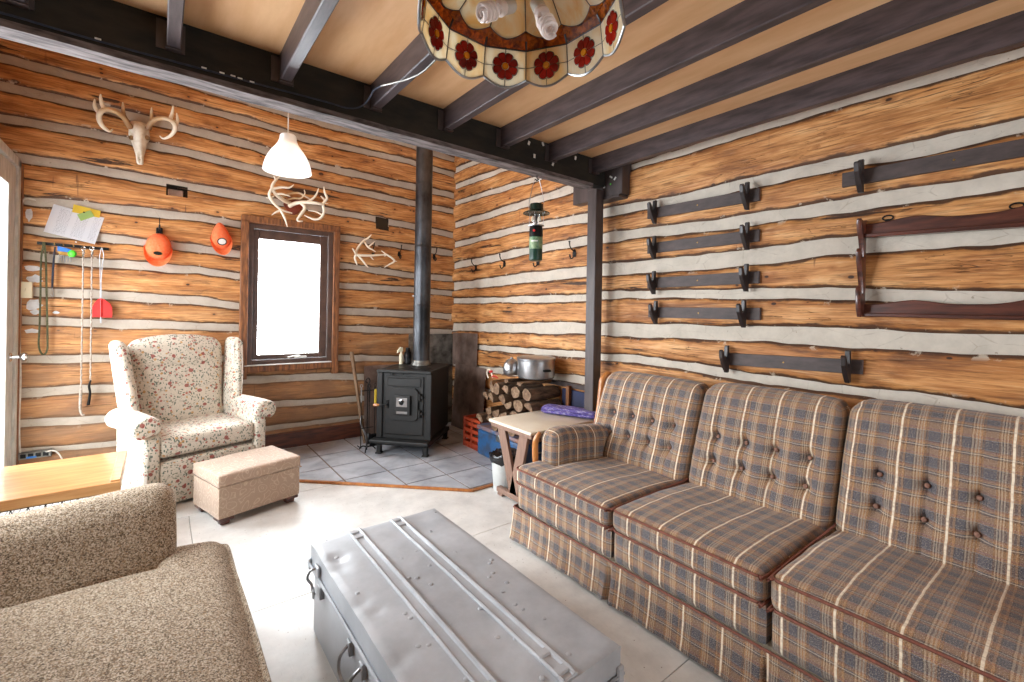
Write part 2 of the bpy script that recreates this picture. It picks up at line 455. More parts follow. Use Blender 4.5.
M_TAUPE = simple('taupe_painted_wood', (146, 116, 100), (124, 96, 82), 6, 0.45, bump=0.08, stretch=(3, 3, 0.8))
M_MAPLE = simple('maple_trim', (190, 124, 62), (150, 88, 40), 8, 0.35, bump=0.06, stretch=(2, 2, 0.6), coat=0.3)
M_PLASW = simple('milky_plastic', (206, 208, 206), (186, 188, 186), 8, 0.4, bump=0.02)
M_BAG = simple('black_bin_liner', (26, 27, 32), (14, 14, 17), 20, 0.22, bump=0.5, bd=0.01)
M_BLUE = simple('worn_blue_paint', (40, 86, 132), (60, 54, 56), 9, 0.45, bump=0.08, det=6, lo=0.3, hi=0.55)
M_ORANGEP = simple('red_orange_plastic', (176, 70, 38), (140, 50, 28), 9, 0.45, bump=0.02)
M_BARK = simple('bark', (106, 82, 62), (50, 36, 26), 12, 0.85, bump=0.7, stretch=(1, 3, 3), det=7, bd=0.015)
M_SPLIT = simple('split_wood', (172, 132, 92), (104, 72, 46), 9, 0.75, bump=0.3, stretch=(1, 3, 3), det=6)
def logend_mat():
    s = NB('log_end_grain', 0.8); v = s.co((1, 1, 1)); f = s.noise(v, 20, 5, 0.7)
    s.col(s.ramp(f, [(0.3, (64, 46, 34)), (0.5, (116, 88, 64)), (0.72, (176, 152, 126))])); s.bump(f, 0.4, 0.006); return s.m
M_END = logend_mat()
M_ORANGE = simple('blaze_orange_cloth', (255, 158, 104), (255, 136, 80), 60, 0.7, bump=0.1)
M_RED = simple('red_plastic', (206, 40, 34), (184, 28, 26), 12, 0.45, bump=0)
M_GREEN = simple('dark_green_can', (24, 66, 50), (16, 50, 38), 10, 0.35, bump=0)
M_CORDG = simple('olive_cord', (82, 84, 54), (60, 62, 38), 60, 0.8, bump=0.2)
M_CORDW = simple('grey_rope', (176, 164, 152), (140, 126, 114), 80, 0.8, bump=0.3)
M_NAVY = simple('navy_strap', (46, 54, 70), (32, 38, 52), 50, 0.7, bump=0.1)
M_YEL = simple('yellow_paper', (240, 208, 70), (232, 198, 60), 8, 0.7, bump=0)
M_GRNP = simple('green_paper', (178, 204, 120), (166, 192, 108), 8, 0.7, bump=0)
M_LIME = simple('lime_plastic', (90, 220, 60), (70, 200, 46), 8, 0.4, bump=0)
M_BLUEP = simple('blue_plastic', (36, 110, 190), (28, 90, 168), 8, 0.4, bump=0)
M_IVORY = simple('ivory_plastic', (226, 218, 190), (214, 206, 178), 8, 0.4, bump=0)
M_PLASTER = simple('plaster_dab', (214, 212, 214), (190, 188, 190), 30, 0.85, bump=0.3)
M_DARK = simple('dark_recess', (30, 22, 16), (18, 13, 10), 10, 0.9, bump=0.1)
M_PURP = NB('purple_towel', 0.95)
_f = M_PURP.noise(M_PURP.co((5, 1.2, 5)), 14, 5, 0.7)
M_PURP.col(M_PURP.ramp(_f, [(0.35, (74, 62, 128)), (0.52, (104, 92, 160)), (0.68, (190, 184, 208))])); M_PURP.bump(_f, 0.6, 0.008); M_PURP = M_PURP.m

def paper_mat():
    s = NB('printed_sheet', 0.7); v = s.sep(s.tc.outputs['UV'])
    ln = s.math('GREATER_THAN', s.math('FRACT', s.math('MULTIPLY', v[1], 22.0)), 0.55)
    word = s.math('GREATER_THAN', s.noise(s.comb(s.math('MULTIPLY', v[0], 40.0), s.math('FLOOR', s.math('MULTIPLY', v[1], 22.0))), 1.0, 2), 0.5)
    colm = s.math('GREATER_THAN', s.math('FRACT', s.math('ADD', s.math('MULTIPLY', v[0], 3.0), 0.85)), 0.3)
    mrg = s.math('MULTIPLY', s.math('LESS_THAN', s.math('ABSOLUTE', s.math('SUBTRACT', v[0], 0.5)), 0.45), s.math('LESS_THAN', s.math('ABSOLUTE', s.math('SUBTRACT', v[1], 0.5)), 0.42))
    k = s.math('MULTIPLY', s.math('MULTIPLY', ln, word), s.math('MULTIPLY', colm, mrg))
    s.col(s.mix(s.math('MULTIPLY', k, 0.45), (232, 232, 236), (120, 120, 128))); return s.m
M_PAPER = paper_mat()

def glass_mat():
    s = NB('clear_glazing', 0.05); t = s.t
    tr = s.n('BsdfTransparent'); gl = s.n('BsdfGlossy'); gl.inputs['Roughness'].default_value = 0.02
    mx = s.n('MixShader'); mx.inputs[0].default_value = 0.06
    s.L(tr.outputs[0], mx.inputs[1]); s.L(gl.outputs[0], mx.inputs[2]); s.L(mx.outputs[0], t.nodes['Material Output'].inputs[0])
    return s.m
M_GLASS = glass_mat()
def art_glass(name, c1, c2, stretch, rough=0.2, trans=0.75, bump=0.0, scale=3):
    s = NB(name, rough); v = s.co(stretch); f = s.noise(v, scale, 4, 0.6, 0.8)
    cc = s.ramp(f, [(0.35, c2), (0.62, c1)])
    s.col(cc)
    tl = s.n('BsdfTranslucent'); s.L(cc, tl.inputs[0])
    mx = s.n('MixShader'); mx.inputs[0].default_value = trans
    s.L(s.b.outputs[0], mx.inputs[1]); s.L(tl.outputs[0], mx.inputs[2]); s.L(mx.outputs[0], s.t.nodes['Material Output'].inputs[0])
    if bump: s.bump(s.noise(s.co((1, 1, 1)), 60, 3), bump, 0.01)
    return s.m
M_GCREAM = art_glass('cream_art_glass', (255, 250, 232), (244, 214, 154), (5, 5, 1.5), trans=0.55)
M_GAMBER = art_glass('amber_art_glass', (214, 120, 30), (110, 48, 14), (9, 9, 9), trans=0.5, bump=0.5, scale=6)
M_GRED = art_glass('red_art_glass', (190, 44, 30), (120, 22, 18), (4, 4, 4), trans=0.5)
M_GYEL = art_glass('yellow_glass_bead', (240, 170, 40), (200, 120, 20), (4, 4, 4), trans=0.5)
M_LEAD = simple('lead_came', (92, 90, 90), (66, 64, 64), 20, 0.35, 0.8, bump=0.05)
M_LEADL = simple('bright_lead_edge', (168, 170, 172), (130, 132, 134), 20, 0.3, 0.85, bump=0.05)
def bulb_mat(name, c, e):
    s = NB(name, 0.3); s.col(c); s.b.inputs['Subsurface Weight'].default_value = 0.0
    if e:
        s.b.inputs['Emission Color'].default_value = lin((255, 236, 216)); s.b.inputs['Emission Strength'].default_value = e
    return s.m
M_CFL = bulb_mat('cfl_tube', (236, 226, 222), 0.0)
M_BULBON = bulb_mat('lit_bulb', (255, 240, 220), 16.0)
M_PEND = art_glass('milk_glass', (252, 252, 252), (248, 248, 248), (1, 1, 1), rough=0.25, trans=0.5)

# --- upholstery
def plaid():
    s = NB('brown_plaid_tweed', 0.95)
    uv = s.sep(s.tc.outputs['UV'])
    wob = s.math('MULTIPLY', s.math('SUBTRACT', s.noise(s.tc.outputs['UV'], 14, 2), 0.5), 0.006)
    u = s.math('FRACT', s.math('DIVIDE', s.math('ADD', uv[0], wob), 0.158))
    v = s.math('FRACT', s.math('DIVIDE', s.math('ADD', uv[1], wob), 0.098))
    T, Bn, G, L, Dk, P = (180, 134, 90), (120, 88, 64), (86, 86, 96), (204, 184, 158), (60, 48, 40), (164, 108, 92)
    wa = s.ramp(u, [(0.0, T), (0.045, Bn), (0.09, L), (0.115, Bn), (0.14, L), (0.165, Dk), (0.185, L), (0.21, Bn), (0.25, G), (0.47, Bn), (0.50, Dk), (0.515, T), (0.55, L), (0.575, T), (0.60, L), (0.63, Bn), (0.66, L), (0.69, Dk), (0.71, G), (0.84, Dk), (0.86, T), (0.90, Bn), (0.95, T)], 'CONSTANT')
    we = s.ramp(v, [(0.0, G), (0.27, Dk), (0.30, (124, 124, 134)), (0.34, T), (0.38, P), (0.44, T), (0.66, Bn), (0.70, Dk), (0.73, L), (0.76, G), (0.80, T), (0.88, P), (0.92, Bn), (0.96, (124, 124, 134))], 'CONSTANT')
    base = s.mix(0.52, wa, we)
    # woven fleck
    fl = s.noise(s.co((1, 1, 1), 'UV'), 420, 2, 0.5)
    base = s.mix(s.ramp(fl, [(0.42, 0.55), (0.58, 0.0)]), base, (60, 46, 38))
    fl2 = s.noise(s.co((260, 620, 1), 'UV'), 1.0, 2, 0.5)
    base = s.mix(s.ramp(fl2, [(0.54, 0.0), (0.66, 0.5)]), base, (222, 206, 184))
    # raised cream chenille yarn
    cu = s.math('ABSOLUTE', s.math('SUBTRACT', u, 0.5))
    yn = s.ramp(cu, [(0.474, 0.0), (0.482, 1.0)])
    yk = s.ramp(s.noise(s.co((1, 120, 1), 'UV'), 1.0, 2), [(0.35, 0.6), (0.55, 1.0)])
    base = s.mix(s.math('MULTIPLY', yn, yk), base, (236, 222, 198))
    cv = s.ramp(s.math('ABSOLUTE', s.math('SUBTRACT', v, 0.745)), [(0.010, 0.18), (0.018, 0.0)])
    base = s.mix(cv, base, (224, 212, 196))
    s.col(base)
    s.bump(s.mix(0.5, s.math('MULTIPLY', yn, 1.0), fl), 0.45, 0.005)
    s.b.inputs['Sheen Weight'].default_value = 0.15
    return s.m
M_PLAID = plaid()
M_WELT = simple('rust_welt', (134, 82, 66), (108, 62, 50), 60, 0.85, bump=0.2)
M_BUTTON = simple('fabric_button', (168, 126, 108), (120, 88, 74), 90, 0.9, bump=0.2)
def floral():
    s = NB('cream_floral_weave', 0.95); o = s.co((1, 1, 1), 'Object')
    wv = s.noise(o, 240, 2); base = s.ramp(wv, [(0.3, (194, 184, 168)), (0.7, (220, 211, 196))])
    dist = s.n('TexNoise'); s.L(o, dist.inputs['Vector']); dist.inputs['Scale'].default_value = 14
    def motif(scale, size, colr, off, dens, base, warp=0.02, st=(1, 1, 1)):
        mp = s.n('Mapping'); mp.inputs['Location'].default_value = off; mp.inputs['Scale'].default_value = st; mp.inputs['Rotation'].default_value = (off[0], off[1], off[2])
        s.L(o, mp.inputs[0])
        vm = s.n('VectorMath'); vm.operation = 'MULTIPLY_ADD'; s.L(dist.outputs['Color'], vm.inputs[0]); vm.inputs[1].default_value = (warp,)*3; s.L(mp.outputs[0], vm.inputs[2])
        vo = s.n('TexVoronoi'); s.L(vm.outputs[0], vo.inputs['Vector']); vo.inputs['Scale'].default_value = scale
        cs = s.sep(vo.outputs['Color'])
        k = s.math('MULTIPLY', s.math('LESS_THAN', vo.outputs['Distance'], size), s.math('LESS_THAN', cs[0], dens))
        return s.mix(s.math('MULTIPLY', k, 0.85), base, colr)
    # vines
    vn = s.noise(o, 11, 3, 0.5, 0.4); base = s.mix(s.ramp(vn, [(0.490, 0.0), (0.497, 0.6), (0.503, 0.6), (0.510, 0.0)]), base, (126, 122, 104))
    base = motif(34, 0.30, (74, 96, 86), (0.3, 0.7, 0.2), 0.6, base, 0.02, (2.0, 1, 1))
    base = motif(38, 0.28, (84, 98, 78), (1.3, 2.7, 1.2), 0.6, base, 0.02, (1, 1, 2.2))
    base = motif(30, 0.26, (88, 102, 88), (2.3, 1.7, 0.2), 0.45, base, 0.02, (2.0, 2.0, 1))
    base = motif(19, 0.27, (146, 60, 52), (0.9, 0.1, 1.9), 0.40, base, 0.025)
    base = motif(40, 0.34, (164, 84, 70), (0.1, 2.1, 0.4), 0.25, base, 0.015)
    base = motif(27, 0.24, (188, 142, 84), (2.0, 1.1, 0.6), 0.40, base, 0.02)
    s.col(base); s.bump(wv, 0.25, 0.003); s.b.inputs['Sheen Weight'].default_value = 0.15
    return s.m
M_FLORAL = floral()
def tweed():
    s = NB('brown_oat_tweed', 1.0); o = s.co((1, 1, 1))
    ac = s.sep(s.vor(o, 330, 'Color')); n1 = s.noise(o, 260, 3, 0.6)
    base = s.ramp(s.mix(0.35, ac[0], n1), [(0.18, (74, 62, 48)), (0.36, (128, 110, 90)), (0.55, (172, 154, 132)), (0.80, (212, 199, 180))])
    n2 = s.noise(o, 170, 2); base = s.mix(s.ramp(n2, [(0.58, 0.0), (0.66, 0.5)]), base, (164, 124, 82))
    n3 = s.noise(o, 210, 2); base = s.mix(s.ramp(n3, [(0.62, 0.0), (0.70, 0.7)]), base, (62, 48, 38))
    st = s.noise(s.co((60, 60, 3)), 2.0, 3); base = s.mix(s.ramp(st, [(0.58, 0.0), (0.70, 0.25)]), base, (168, 150, 108))
    s.col(base); s.bump(s.mix(0.5, n1, ac[1]), 0.6, 0.004); return s.m
M_TWEED = tweed()
def brocade():
    s = NB('tan_scroll_brocade', 0.85); o = s.co((1, 1, 1))
    n = s.n('TexNoise'); s.L(o, n.inputs['Vector']); n.inputs['Scale'].default_value = 9
    vm = s.n('VectorMath'); vm.operation = 'MULTIPLY_ADD'; s.L(n.outputs['Color'], vm.inputs[0]); vm.inputs[1].default_value = (0.09,)*3; s.L(o, vm.inputs[2])
    vo = s.vor(vm.outputs[0], 15)
    rg = s.math('FRACT', s.math('MULTIPLY', vo, 3.6))
    k = s.ramp(s.math('ABSOLUTE', s.math('SUBTRACT', rg, 0.5)), [(0.06, 1.0), (0.14, 0.0)])
    base = s.mix(s.math('MULTIPLY', k, 0.55), (172, 148, 128), (208, 186, 162))
    fn_ = s.noise(o, 300, 2); base = s.mix(s.ramp(fn_, [(0.35, 0.25), (0.6, 0.0)]), base, (140, 106, 86))
    s.col(base); s.bump(s.mix(0.4, k, fn_), 0.35, 0.004); s.b.inputs['Sheen Weight'].default_value = 0.2
    return s.m
M_BROC = brocade()
exec_parts = True

# ------------------------------------------------------------------ log walls
def interp(pts, s):
    if s <= pts[0][0]: return pts[0][1]
    for a, b in zip(pts, pts[1:]):
        if s <= b[0]: return a[1]+(b[1]-a[1])*(s-a[0])/max(b[0]-a[0], 1e-6)
    return pts[-1][1]
def log_wall(name, chinks, s0, s1, place, holes, mats, label, step=0.03, top=3.3, seed=0, nv=10):
    """chinks: list of ([(s, z)...], [(s, thickness)...]) sorted from the floor up; logs fill the space between"""
    ns = int((s1-s0)/step)
    def cz(i, s):
        if i < 0: return -0.01, 0.0
        if i >= len(chinks): return top, 0.0
        p, t = chinks[i]
        return interp(p, s), interp(t, s)
    def inhole(s, z):
        return any(a <= s <= b and c <= z <= d for (a, b, c, d) in holes)
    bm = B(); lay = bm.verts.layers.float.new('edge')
    for i in range(len(chinks)+1):
        rows = []
        for k in range(ns+1):
            s = s0+(s1-s0)*k/ns
            zb, tb = cz(i-1, s); zt, tt = cz(i, s)
            nb = noise.noise(Vector((s*3.1, i*7.3+seed, 0)))*0.013+noise.noise(Vector((s*11, i*3.3+seed, 5)))*0.006
            nt_ = noise.noise(Vector((s*3.3, i*5.1+seed, 9)))*0.013+noise.noise(Vector((s*10, i*9.3+seed, 3)))*0.006
            z0 = zb+tb/2+(nb if i > 0 else 0); z1 = zt-tt/2+nt_
            row = []
            hgt = z1-z0
            for j in range(nv+1):
                t = j/nv
                # finer rows near both edges
                te = 0.5-0.5*math.cos(PI*t)*(0.80)-0.5*0.20*(1-2*t) if 0 < j < nv else float(t)
                z = z0+hgt*te
                ed = min(te, 1-te)*hgt
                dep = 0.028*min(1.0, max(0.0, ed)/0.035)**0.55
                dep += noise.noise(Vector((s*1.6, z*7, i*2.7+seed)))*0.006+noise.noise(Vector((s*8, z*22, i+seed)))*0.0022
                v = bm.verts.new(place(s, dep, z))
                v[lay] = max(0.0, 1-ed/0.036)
                row.append((v, s, z))
            rows.append(row)
        for a, b in zip(rows, rows[1:]):
            for j in range(nv):
                if inhole((a[j][1]+b[j][1])/2, (a[j][2]+a[j+1][2])/2): continue
                bm.faces.new((a[j][0], b[j][0], b[j+1][0], a[j+1][0]))
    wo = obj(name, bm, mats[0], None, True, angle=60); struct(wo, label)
    bm = B()
    for i in range(len(chinks)):
        rows = []
        for k in range(ns+1):
            s = s0+(s1-s0)*k/ns; z, t = cz(i, s); row = []
            for j in range(6):
                tt = j/5; zz = z+(tt-0.5)*(t+0.05)
                dep = 0.004+0.008*math.sin(PI*tt)+noise.noise(Vector((s*7, zz*30, i*4.1+seed)))*0.0045
                row.append((bm.verts.new(place(s, dep, zz)), s, zz))
            rows.append(row)
        for a, b in zip(rows, rows[1:]):
            for j in range(5):
                if inhole((a[j][1]+b[j][1])/2, a[j][2]): continue
                bm.faces.new((a[j][0], b[j][0], b[j+1][0], a[j+1][0]))
    co = obj('chinking', bm, mats[1], wo, True, angle=60, local=False)
    return wo
def place_A(s, d, z): return Vector((s, WY1-d, z))
def place_B(s, d, z): return Vector((WX1+0.02-d, s, z))

YA, XB = WY1-0.01, WX1
pA = [   # mortar lines on the far wall, surveyed from the photograph, top to bottom
 [(256,104),(300,118),(411,145.5),(455,160)],
 [(0,58),(100,83),(200,109),(256,122.5),(300,137),(411,162),(455,175.5)],
 [(0,85.7),(88,106),(200,132.6),(256,147.5),(300,162),(411,186.5),(455,196)],
 [(0,118),(103,135.6),(200,156),(300,180.6),(411,202.6),(455,212)],
 [(20,157.5),(117,173.7),(200,188.4),(326,210),(411,226),(455,236)],
 [(38,201.5),(200,217.7),(237,223.7),(344,238),(411,247),(455,254)],
 [(23,229),(105,238),(200,248.4),(237,253.7),(344,266),(411,275),(455,279.5)],
 [(23,255.7),(100,263),(200,270.4),(237,276),(344,286),(411,289.5),(455,294)],
 [(23,289),(38,292),(200,300.5),(237,306),(339,311),(413,314),(455,317)],
 [(23,320),(200,327),(237,328),(339,328.6),(413,331),(455,333)],
 [(24,359.7),(117,358.6),(240,358.5),(339,358),(403,359),(455,358)],
 [(24,392.7),(119,388.3),(243,380),(331,376),(361,377),(455,374)],
 [(24,423.5),(117,418),(270,405),(355,399),(455,392)],
 [(22,451),(125,443),(271,428),(361,417),(455,409)]]
thA = [.045,.05,.055,.05,.055,.05,.05,.05,.055,.05,.05,.055,.045,.03]
chA = []
for p, t in zip(pA, thA):
    q = [at(x, y, Y=YA) for x, y in p]
    chA.append(([(v.x, v.z) for v in q], [(0, t)]))
q = [at(256, 104, Y=YA), at(455, 160, Y=YA)]
chA[0] = ([(-0.9, chA[1][0][0][1]+0.20)]+chA[0][0], chA[0][1])
zt = chA[0][0][-1][1]
for k in range(1, 4): chA.insert(0, ([(-0.9, chA[0][0][0][1]+0.21), (2.8, zt+0.2*k)], [(0, .05)]))
chA = chA[::-1]
n1 = [at(165, 186, Y=YA), at(186, 199, Y=YA)]; n2 = [at(376.5, 217, Y=YA), at(388.5, 231, Y=YA)]
notches = [(n[0].x, n[1].x, n[1].z, n[0].z) for n in (n1, n2)]
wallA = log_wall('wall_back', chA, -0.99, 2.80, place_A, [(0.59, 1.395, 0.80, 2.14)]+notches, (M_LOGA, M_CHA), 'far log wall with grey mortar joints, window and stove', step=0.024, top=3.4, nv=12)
for nn in notches:
    bm = B(); a, b, c, d = nn; a -= .05; b += .05; c -= .04; d += .05
    f = [(a, WY1+.0, c), (b, WY1+.0, c), (b, WY1+.0, d), (a, WY1+.0, d)]; g = [(x, WY1+.07, z) for x, y, z in f]
    va = [bm.verts.new(p) for p in f]; vb = [bm.verts.new(p) for p in g]; bm.faces.new(vb)
    for i in range(4): bm.faces.new((va[i], va[(i+1) % 4], vb[(i+1) % 4], vb[i]))
    o = obj('mortise', bm, M_DARK, wallA, False)
bm = B(); box(bm, (notches[0][0]+.02, WY1-.0, notches[0][2]+.01), (notches[0][1]-.02, WY1+.05, notches[0][3]-.015), 0.006); obj('tenon', bm, M_SHIELD, wallA)

pB = [
 ([(640,164),(790,118),(900,85),(1024,51)], .035),
 ([(455,203),(537,178)], .04),
 ([(455,225),(517,206),(575,187)], .06),
 ([(455,245),(508,231),(584,217.7),(603,213),(700,194.5),(790,174),(900,151),(1024,125)], .055),
 ([(454,266),(523,251.5),(584,241),(603,238),(700,226),(790,214),(900,197),(1024,178)], .06),
 ([(454,286.6),(523,278),(584,272),(603,270),(700,262),(790,252),(824,246.5),(1024,232)], .085),
 ([(452,301),(584,297.8),(603,295),(700,294),(824,293),(1024,299)], .048),
 ([(452,327),(584,329),(700,332),(824,337),(1024,346)], .085),
 ([(477,347.5),(582,355),(660,362),(768,380),(850,391),(1024,416)], .045),
 ([(481,369),(582,380),(700,396)], .05)]
chB = []
for p, t in pB:
    q = [at(x, y, X=XB) for x, y in p]
    q = sorted([(v.y, v.z) for v in q]); chB.append([q, [(0, t)]])
# first two meet: the thin white line under the wall joist and the lines beyond the post
z2 = chB[2][0][0][1]
chB[2][0].insert(0, (chB[2][0][0][0]-0.12, chB[3][0][-3][1]+0.26)) if False else None
a_ = chB[0][0]; b_ = chB[2][0]
chB[2] = [a_+[(2.36, a_[-1][1]+0.0)]+b_, [(2.2, .035), (2.45, .06)]]
c_ = chB[1][0]
chB[1] = [[(-2.7, a_[0][1]+.22), (2.3, a_[-1][1]+.22)]+c_, [(0, .04)]]
chB = chB[1:]
top_pts = [(y, z+0.2) for y, z in chB[0][0]]; chB.insert(0, [top_pts, [(0, .045)]]); chB.insert(0, [[(y, z+0.2) for y, z in top_pts], [(0, .045)]])
zl = chB[-1][0][0][1]
chB[-1][0].insert(0, (-2.7, zl+0.01))
for z_ in (0.46, 0.24): chB.append([[(-2.7, z_), (4.8, z_+0.02)], [(0, .05)]])
chB = chB[::-1]
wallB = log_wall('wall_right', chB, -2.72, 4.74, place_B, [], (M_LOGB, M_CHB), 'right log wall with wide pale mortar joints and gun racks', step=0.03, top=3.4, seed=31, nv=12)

gen = [([(-3, z), (5, z+0.02)], [(0, .05)]) for z in (0.22, 0.45, 0.68, 0.92, 1.15, 1.38, 1.62, 1.86, 2.1, 2.33, 2.56, 2.8)]
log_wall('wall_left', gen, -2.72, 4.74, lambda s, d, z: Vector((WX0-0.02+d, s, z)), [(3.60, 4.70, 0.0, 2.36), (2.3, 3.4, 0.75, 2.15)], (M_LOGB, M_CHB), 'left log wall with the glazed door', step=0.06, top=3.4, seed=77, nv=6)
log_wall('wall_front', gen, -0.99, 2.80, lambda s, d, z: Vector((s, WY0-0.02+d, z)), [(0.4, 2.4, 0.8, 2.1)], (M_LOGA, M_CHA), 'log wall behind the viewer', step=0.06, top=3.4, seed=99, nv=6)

# floor, seams, ceiling
bm = B()
xs = [-1.02, 0.163, 2.80]; ys = [-2.75, -1.60, -0.33, 0.955, 2.27, 3.56, 4.80]
for j in range(len(ys)-1):
    xx = [-1.02, (0.163 if j % 2 == 0 or j == 4 else 1.25), 2.82] if j != 3 else [-1.02, 2.0, 2.82]
    for i in range(len(xx)-1):
        g = 0.0016
        box(bm, (xx[i]+g, ys[j]+g, -0.02), (xx[i+1]-g, ys[j+1]-g, 0.0), 0.0012)
fl = obj('floor', bm, M_FLOOR, None, False); struct(fl, 'white painted plywood floor')
bm = B(); box(bm, (-1.08, -2.8, -0.05), (2.9, 4.85, -0.021)); obj('subfloor', bm, M_DARK, fl, False)
bm = B(); TP = (2.13, 4.30)
for (xa, xb, ya, yb) in ((-1.02, TP[0]-.13, 2.30, 4.80), (TP[0]+.13, 2.82, 2.30, 4.80), (TP[0]-.13, TP[0]+.13, 2.30, TP[1]-.13), (TP[0]-.13, TP[0]+.13, TP[1]+.13, 4.80)): box(bm, (xa, ya, 3.34), (xb, yb, 3.37))
box(bm, (-1.02, -2.75, 2.515), (2.82, 2.33, 2.54)); box(bm, (-1.02, 2.36, 2.53), (2.82, 2.38, 3.35))
ce = obj('ceiling', bm, M_PLY, None, False); struct(ce, 'warm plywood ceiling above the joists')

# beam, joists, post
bm = B(); box(bm, (-1.02, 2.295, 2.325), (2.678, 2.385, 2.56), 0.003)
beam = obj('ceiling_beam', bm, M_BEAM, None, False); struct(beam, 'black green crossbeam carrying the joists')
bm = B()
n = 120; top = []; 
for k in range(n):
    x0 = -1.02+3.558*k/n; x1 = -1.02+3.558*(k+1)/n
    def zz(x): return 2.300+0.003*noise.noise(Vector((x*5, 0, 0)))
    a0, a1 = zz(x0), zz(x1)
    q = [(x0, 2.288, a0), (x1, 2.288, a1), (x1, 2.392, a1), (x0, 2.392, a0)]
    v = [bm.verts.new(p) for p in q]; bm.faces.new(v)
    v2 = [bm.verts.new((p[0], p[1], 2.326)) for p in q]
    bm.faces.new((v[0], v[1], v2[1], v2[0])); bm.faces.new((v[3], v[2], v2[2], v2[3]))
bmesh.ops.remove_doubles(bm, verts=bm.verts, dist=1e-5)
obj('soffit_board', bm, M_SOFF, beam, False)
# a corbel block by the wall carries the beam end, with paper scraps stapled on it
jx = [-0.40, 0.028, 0.437, 0.862, 1.287, 1.697, 2.108, 2.545]
lab = ['far left', 'second from the left', 'third from the left', 'fourth, carrying the grey cable', 'fifth, behind the stained glass lamp', 'sixth, beside the post end', 'seventh, last but one before the right wall', 'nearest the right log wall']
for k, x in enumerate(jx):
    zb = 2.388+0.008*k/7+(0.004 if k == 7 else 0)
    wj = 0.046
    bm = B()
    ny = 60
    for s in range(ny):
        y0 = -2.70+(2.293+2.70)*s/ny; y1 = -2.70+(2.293+2.70)*(s+1)/ny
        def prf(y):
            wv = 0.0015*noise.noise(Vector((y*4, k*3.1, 0)))
            c = 0.004
            return [(x-wj/2+wv, 2.516), (x-wj/2+wv, zb+c), (x-wj/2+c+wv, zb), (x+wj/2-c+wv, zb), (x+wj/2+wv, zb+c), (x+wj/2+wv, 2.516)]
        A_ = [bm.verts.new((p[0], y0, p[1])) for p in prf(y0)]; B_ = [bm.verts.new((p[0], y1, p[1])) for p in prf(y1)]
        for i in range(5): bm.faces.new((A_[i], B_[i], B_[i+1], A_[i+1]))
        if s == ny-1: bm.faces.new(B_)
    bmesh.ops.remove_doubles(bm, verts=bm.verts, dist=1e-5)
    j = obj('ceiling_joist', bm, M_JOIST, None, False); struct(j, 'dark painted ceiling joist, '+lab[k])
    if k < 8:
        bm = B(); t = 0.004; e = wj/2+t
        box(bm, (x-e-.03, 2.286, zb-.004), (x-e+t, 2.292, 2.50)); box(bm, (x+e-t, 2.286, zb-.004), (x+e+.01, 2.292, 2.50))
        box(bm, (x-e, 2.255, zb-.006), (x+e, 2.292, zb-.001))
        obj('joist_hanger', bm, M_POST, j, False)
bm = B(); box(bm, (2.592, 2.303, 0.0), (2.678, 2.393, 2.302), 0.004); post = struct(obj('post', bm, M_POST, None, False), 'brown painted post under the beam end')
cb0 = at(598, 198, X=2.74); cb1 = at(624, 173, X=2.74)
bm = B(); box(bm, (2.682, 2.135, 2.245), (2.80, 2.64, 2.50), 0.004); box(bm, (2.668, 2.15, 2.225), (2.80, 2.40, 2.243), 0.003)
corb = struct(obj('corbel', bm, M_POST, None, False), 'short dark block bracing the beam end to the right wall')
bm = B()
for (x, y, w_, h_, a) in ((611, 177, .030, .012, .6), (615, 178.5, .026, .014, -.9), (604, 186, .014, .034, -.25), (610.5, 184, .010, .008, 0.5)):
    p = at(x, y, X=2.679)
    box(bm, (-.001, -w_/2, -h_/2), (.001, w_/2, h_/2), M=Matrix.Translation(p) @ Matrix.Rotation(a, 4, 'X'), mi=(1 if w_ == .010 else 0))
obj('paper_scrap', bm, (M_WHITE, M_LIME), corb, False)
# torn paper stapled near the joist ends
bm = B()
for (x, y, a) in ((529, 143, .3), (543, 144, -.5), (575.5, 158, .2), (553, 164, .4), (534.5, 156, 0)):
    p = at(x, y, Y=2.284); box(bm, (-.008, -.0008, -.013), (.008, .0008, .013), M=Matrix.Translation(p) @ Matrix.Rotation(a, 4, 'Y'))
obj('paper_scrap', bm, M_WHITE, beam, False)

# cable along the beam
pts = [at(x, y, Y=2.286) for x, y in ((-60, 1), (0, 12.5), (60, 30), (120, 47), (180, 63), (256, 83.5), (300, 95), (330, 103), (345, 107.5), (356, 108))]
pts += [at(363, 105, Y=2.26), at(369, 99, Y=2.2), at(374, 90, Y=2.13), at(381, 86, Y=2.05)]
pe = [at(400, 70, Z=2.384), at(430, 47, Z=2.384), at(470, 15, Z=2.384)]
bm = B(); tube(bm, smoothpath(pts, 5), 0.0042, 6)
ca = obj('ceiling_cable', bm, M_NAVY); tag(ca, 'thin grey cable clipped along the face of the dark beam and down one joist', 'cable')
bm = B(); tube(bm, smoothpath([pts[-1]]+[Vector((0.875, p.y, 2.388)) for p in pe]+[Vector((0.875, -0.6, 2.388))], 4), 0.0042, 6); obj('joist_run', bm, M_GALV, ca)
for x, y in ((98, 39), (204, 68), (222, 73), (233, 76), (240, 78.5), (252, 82)):
    bm = B(); p = at(x, y, Y=2.284); box(bm, p-Vector((.009, .004, .003)), p+Vector((.009, .002, .003)), 0.001); obj('cable_clip', bm, M_WHITE, ca, False)

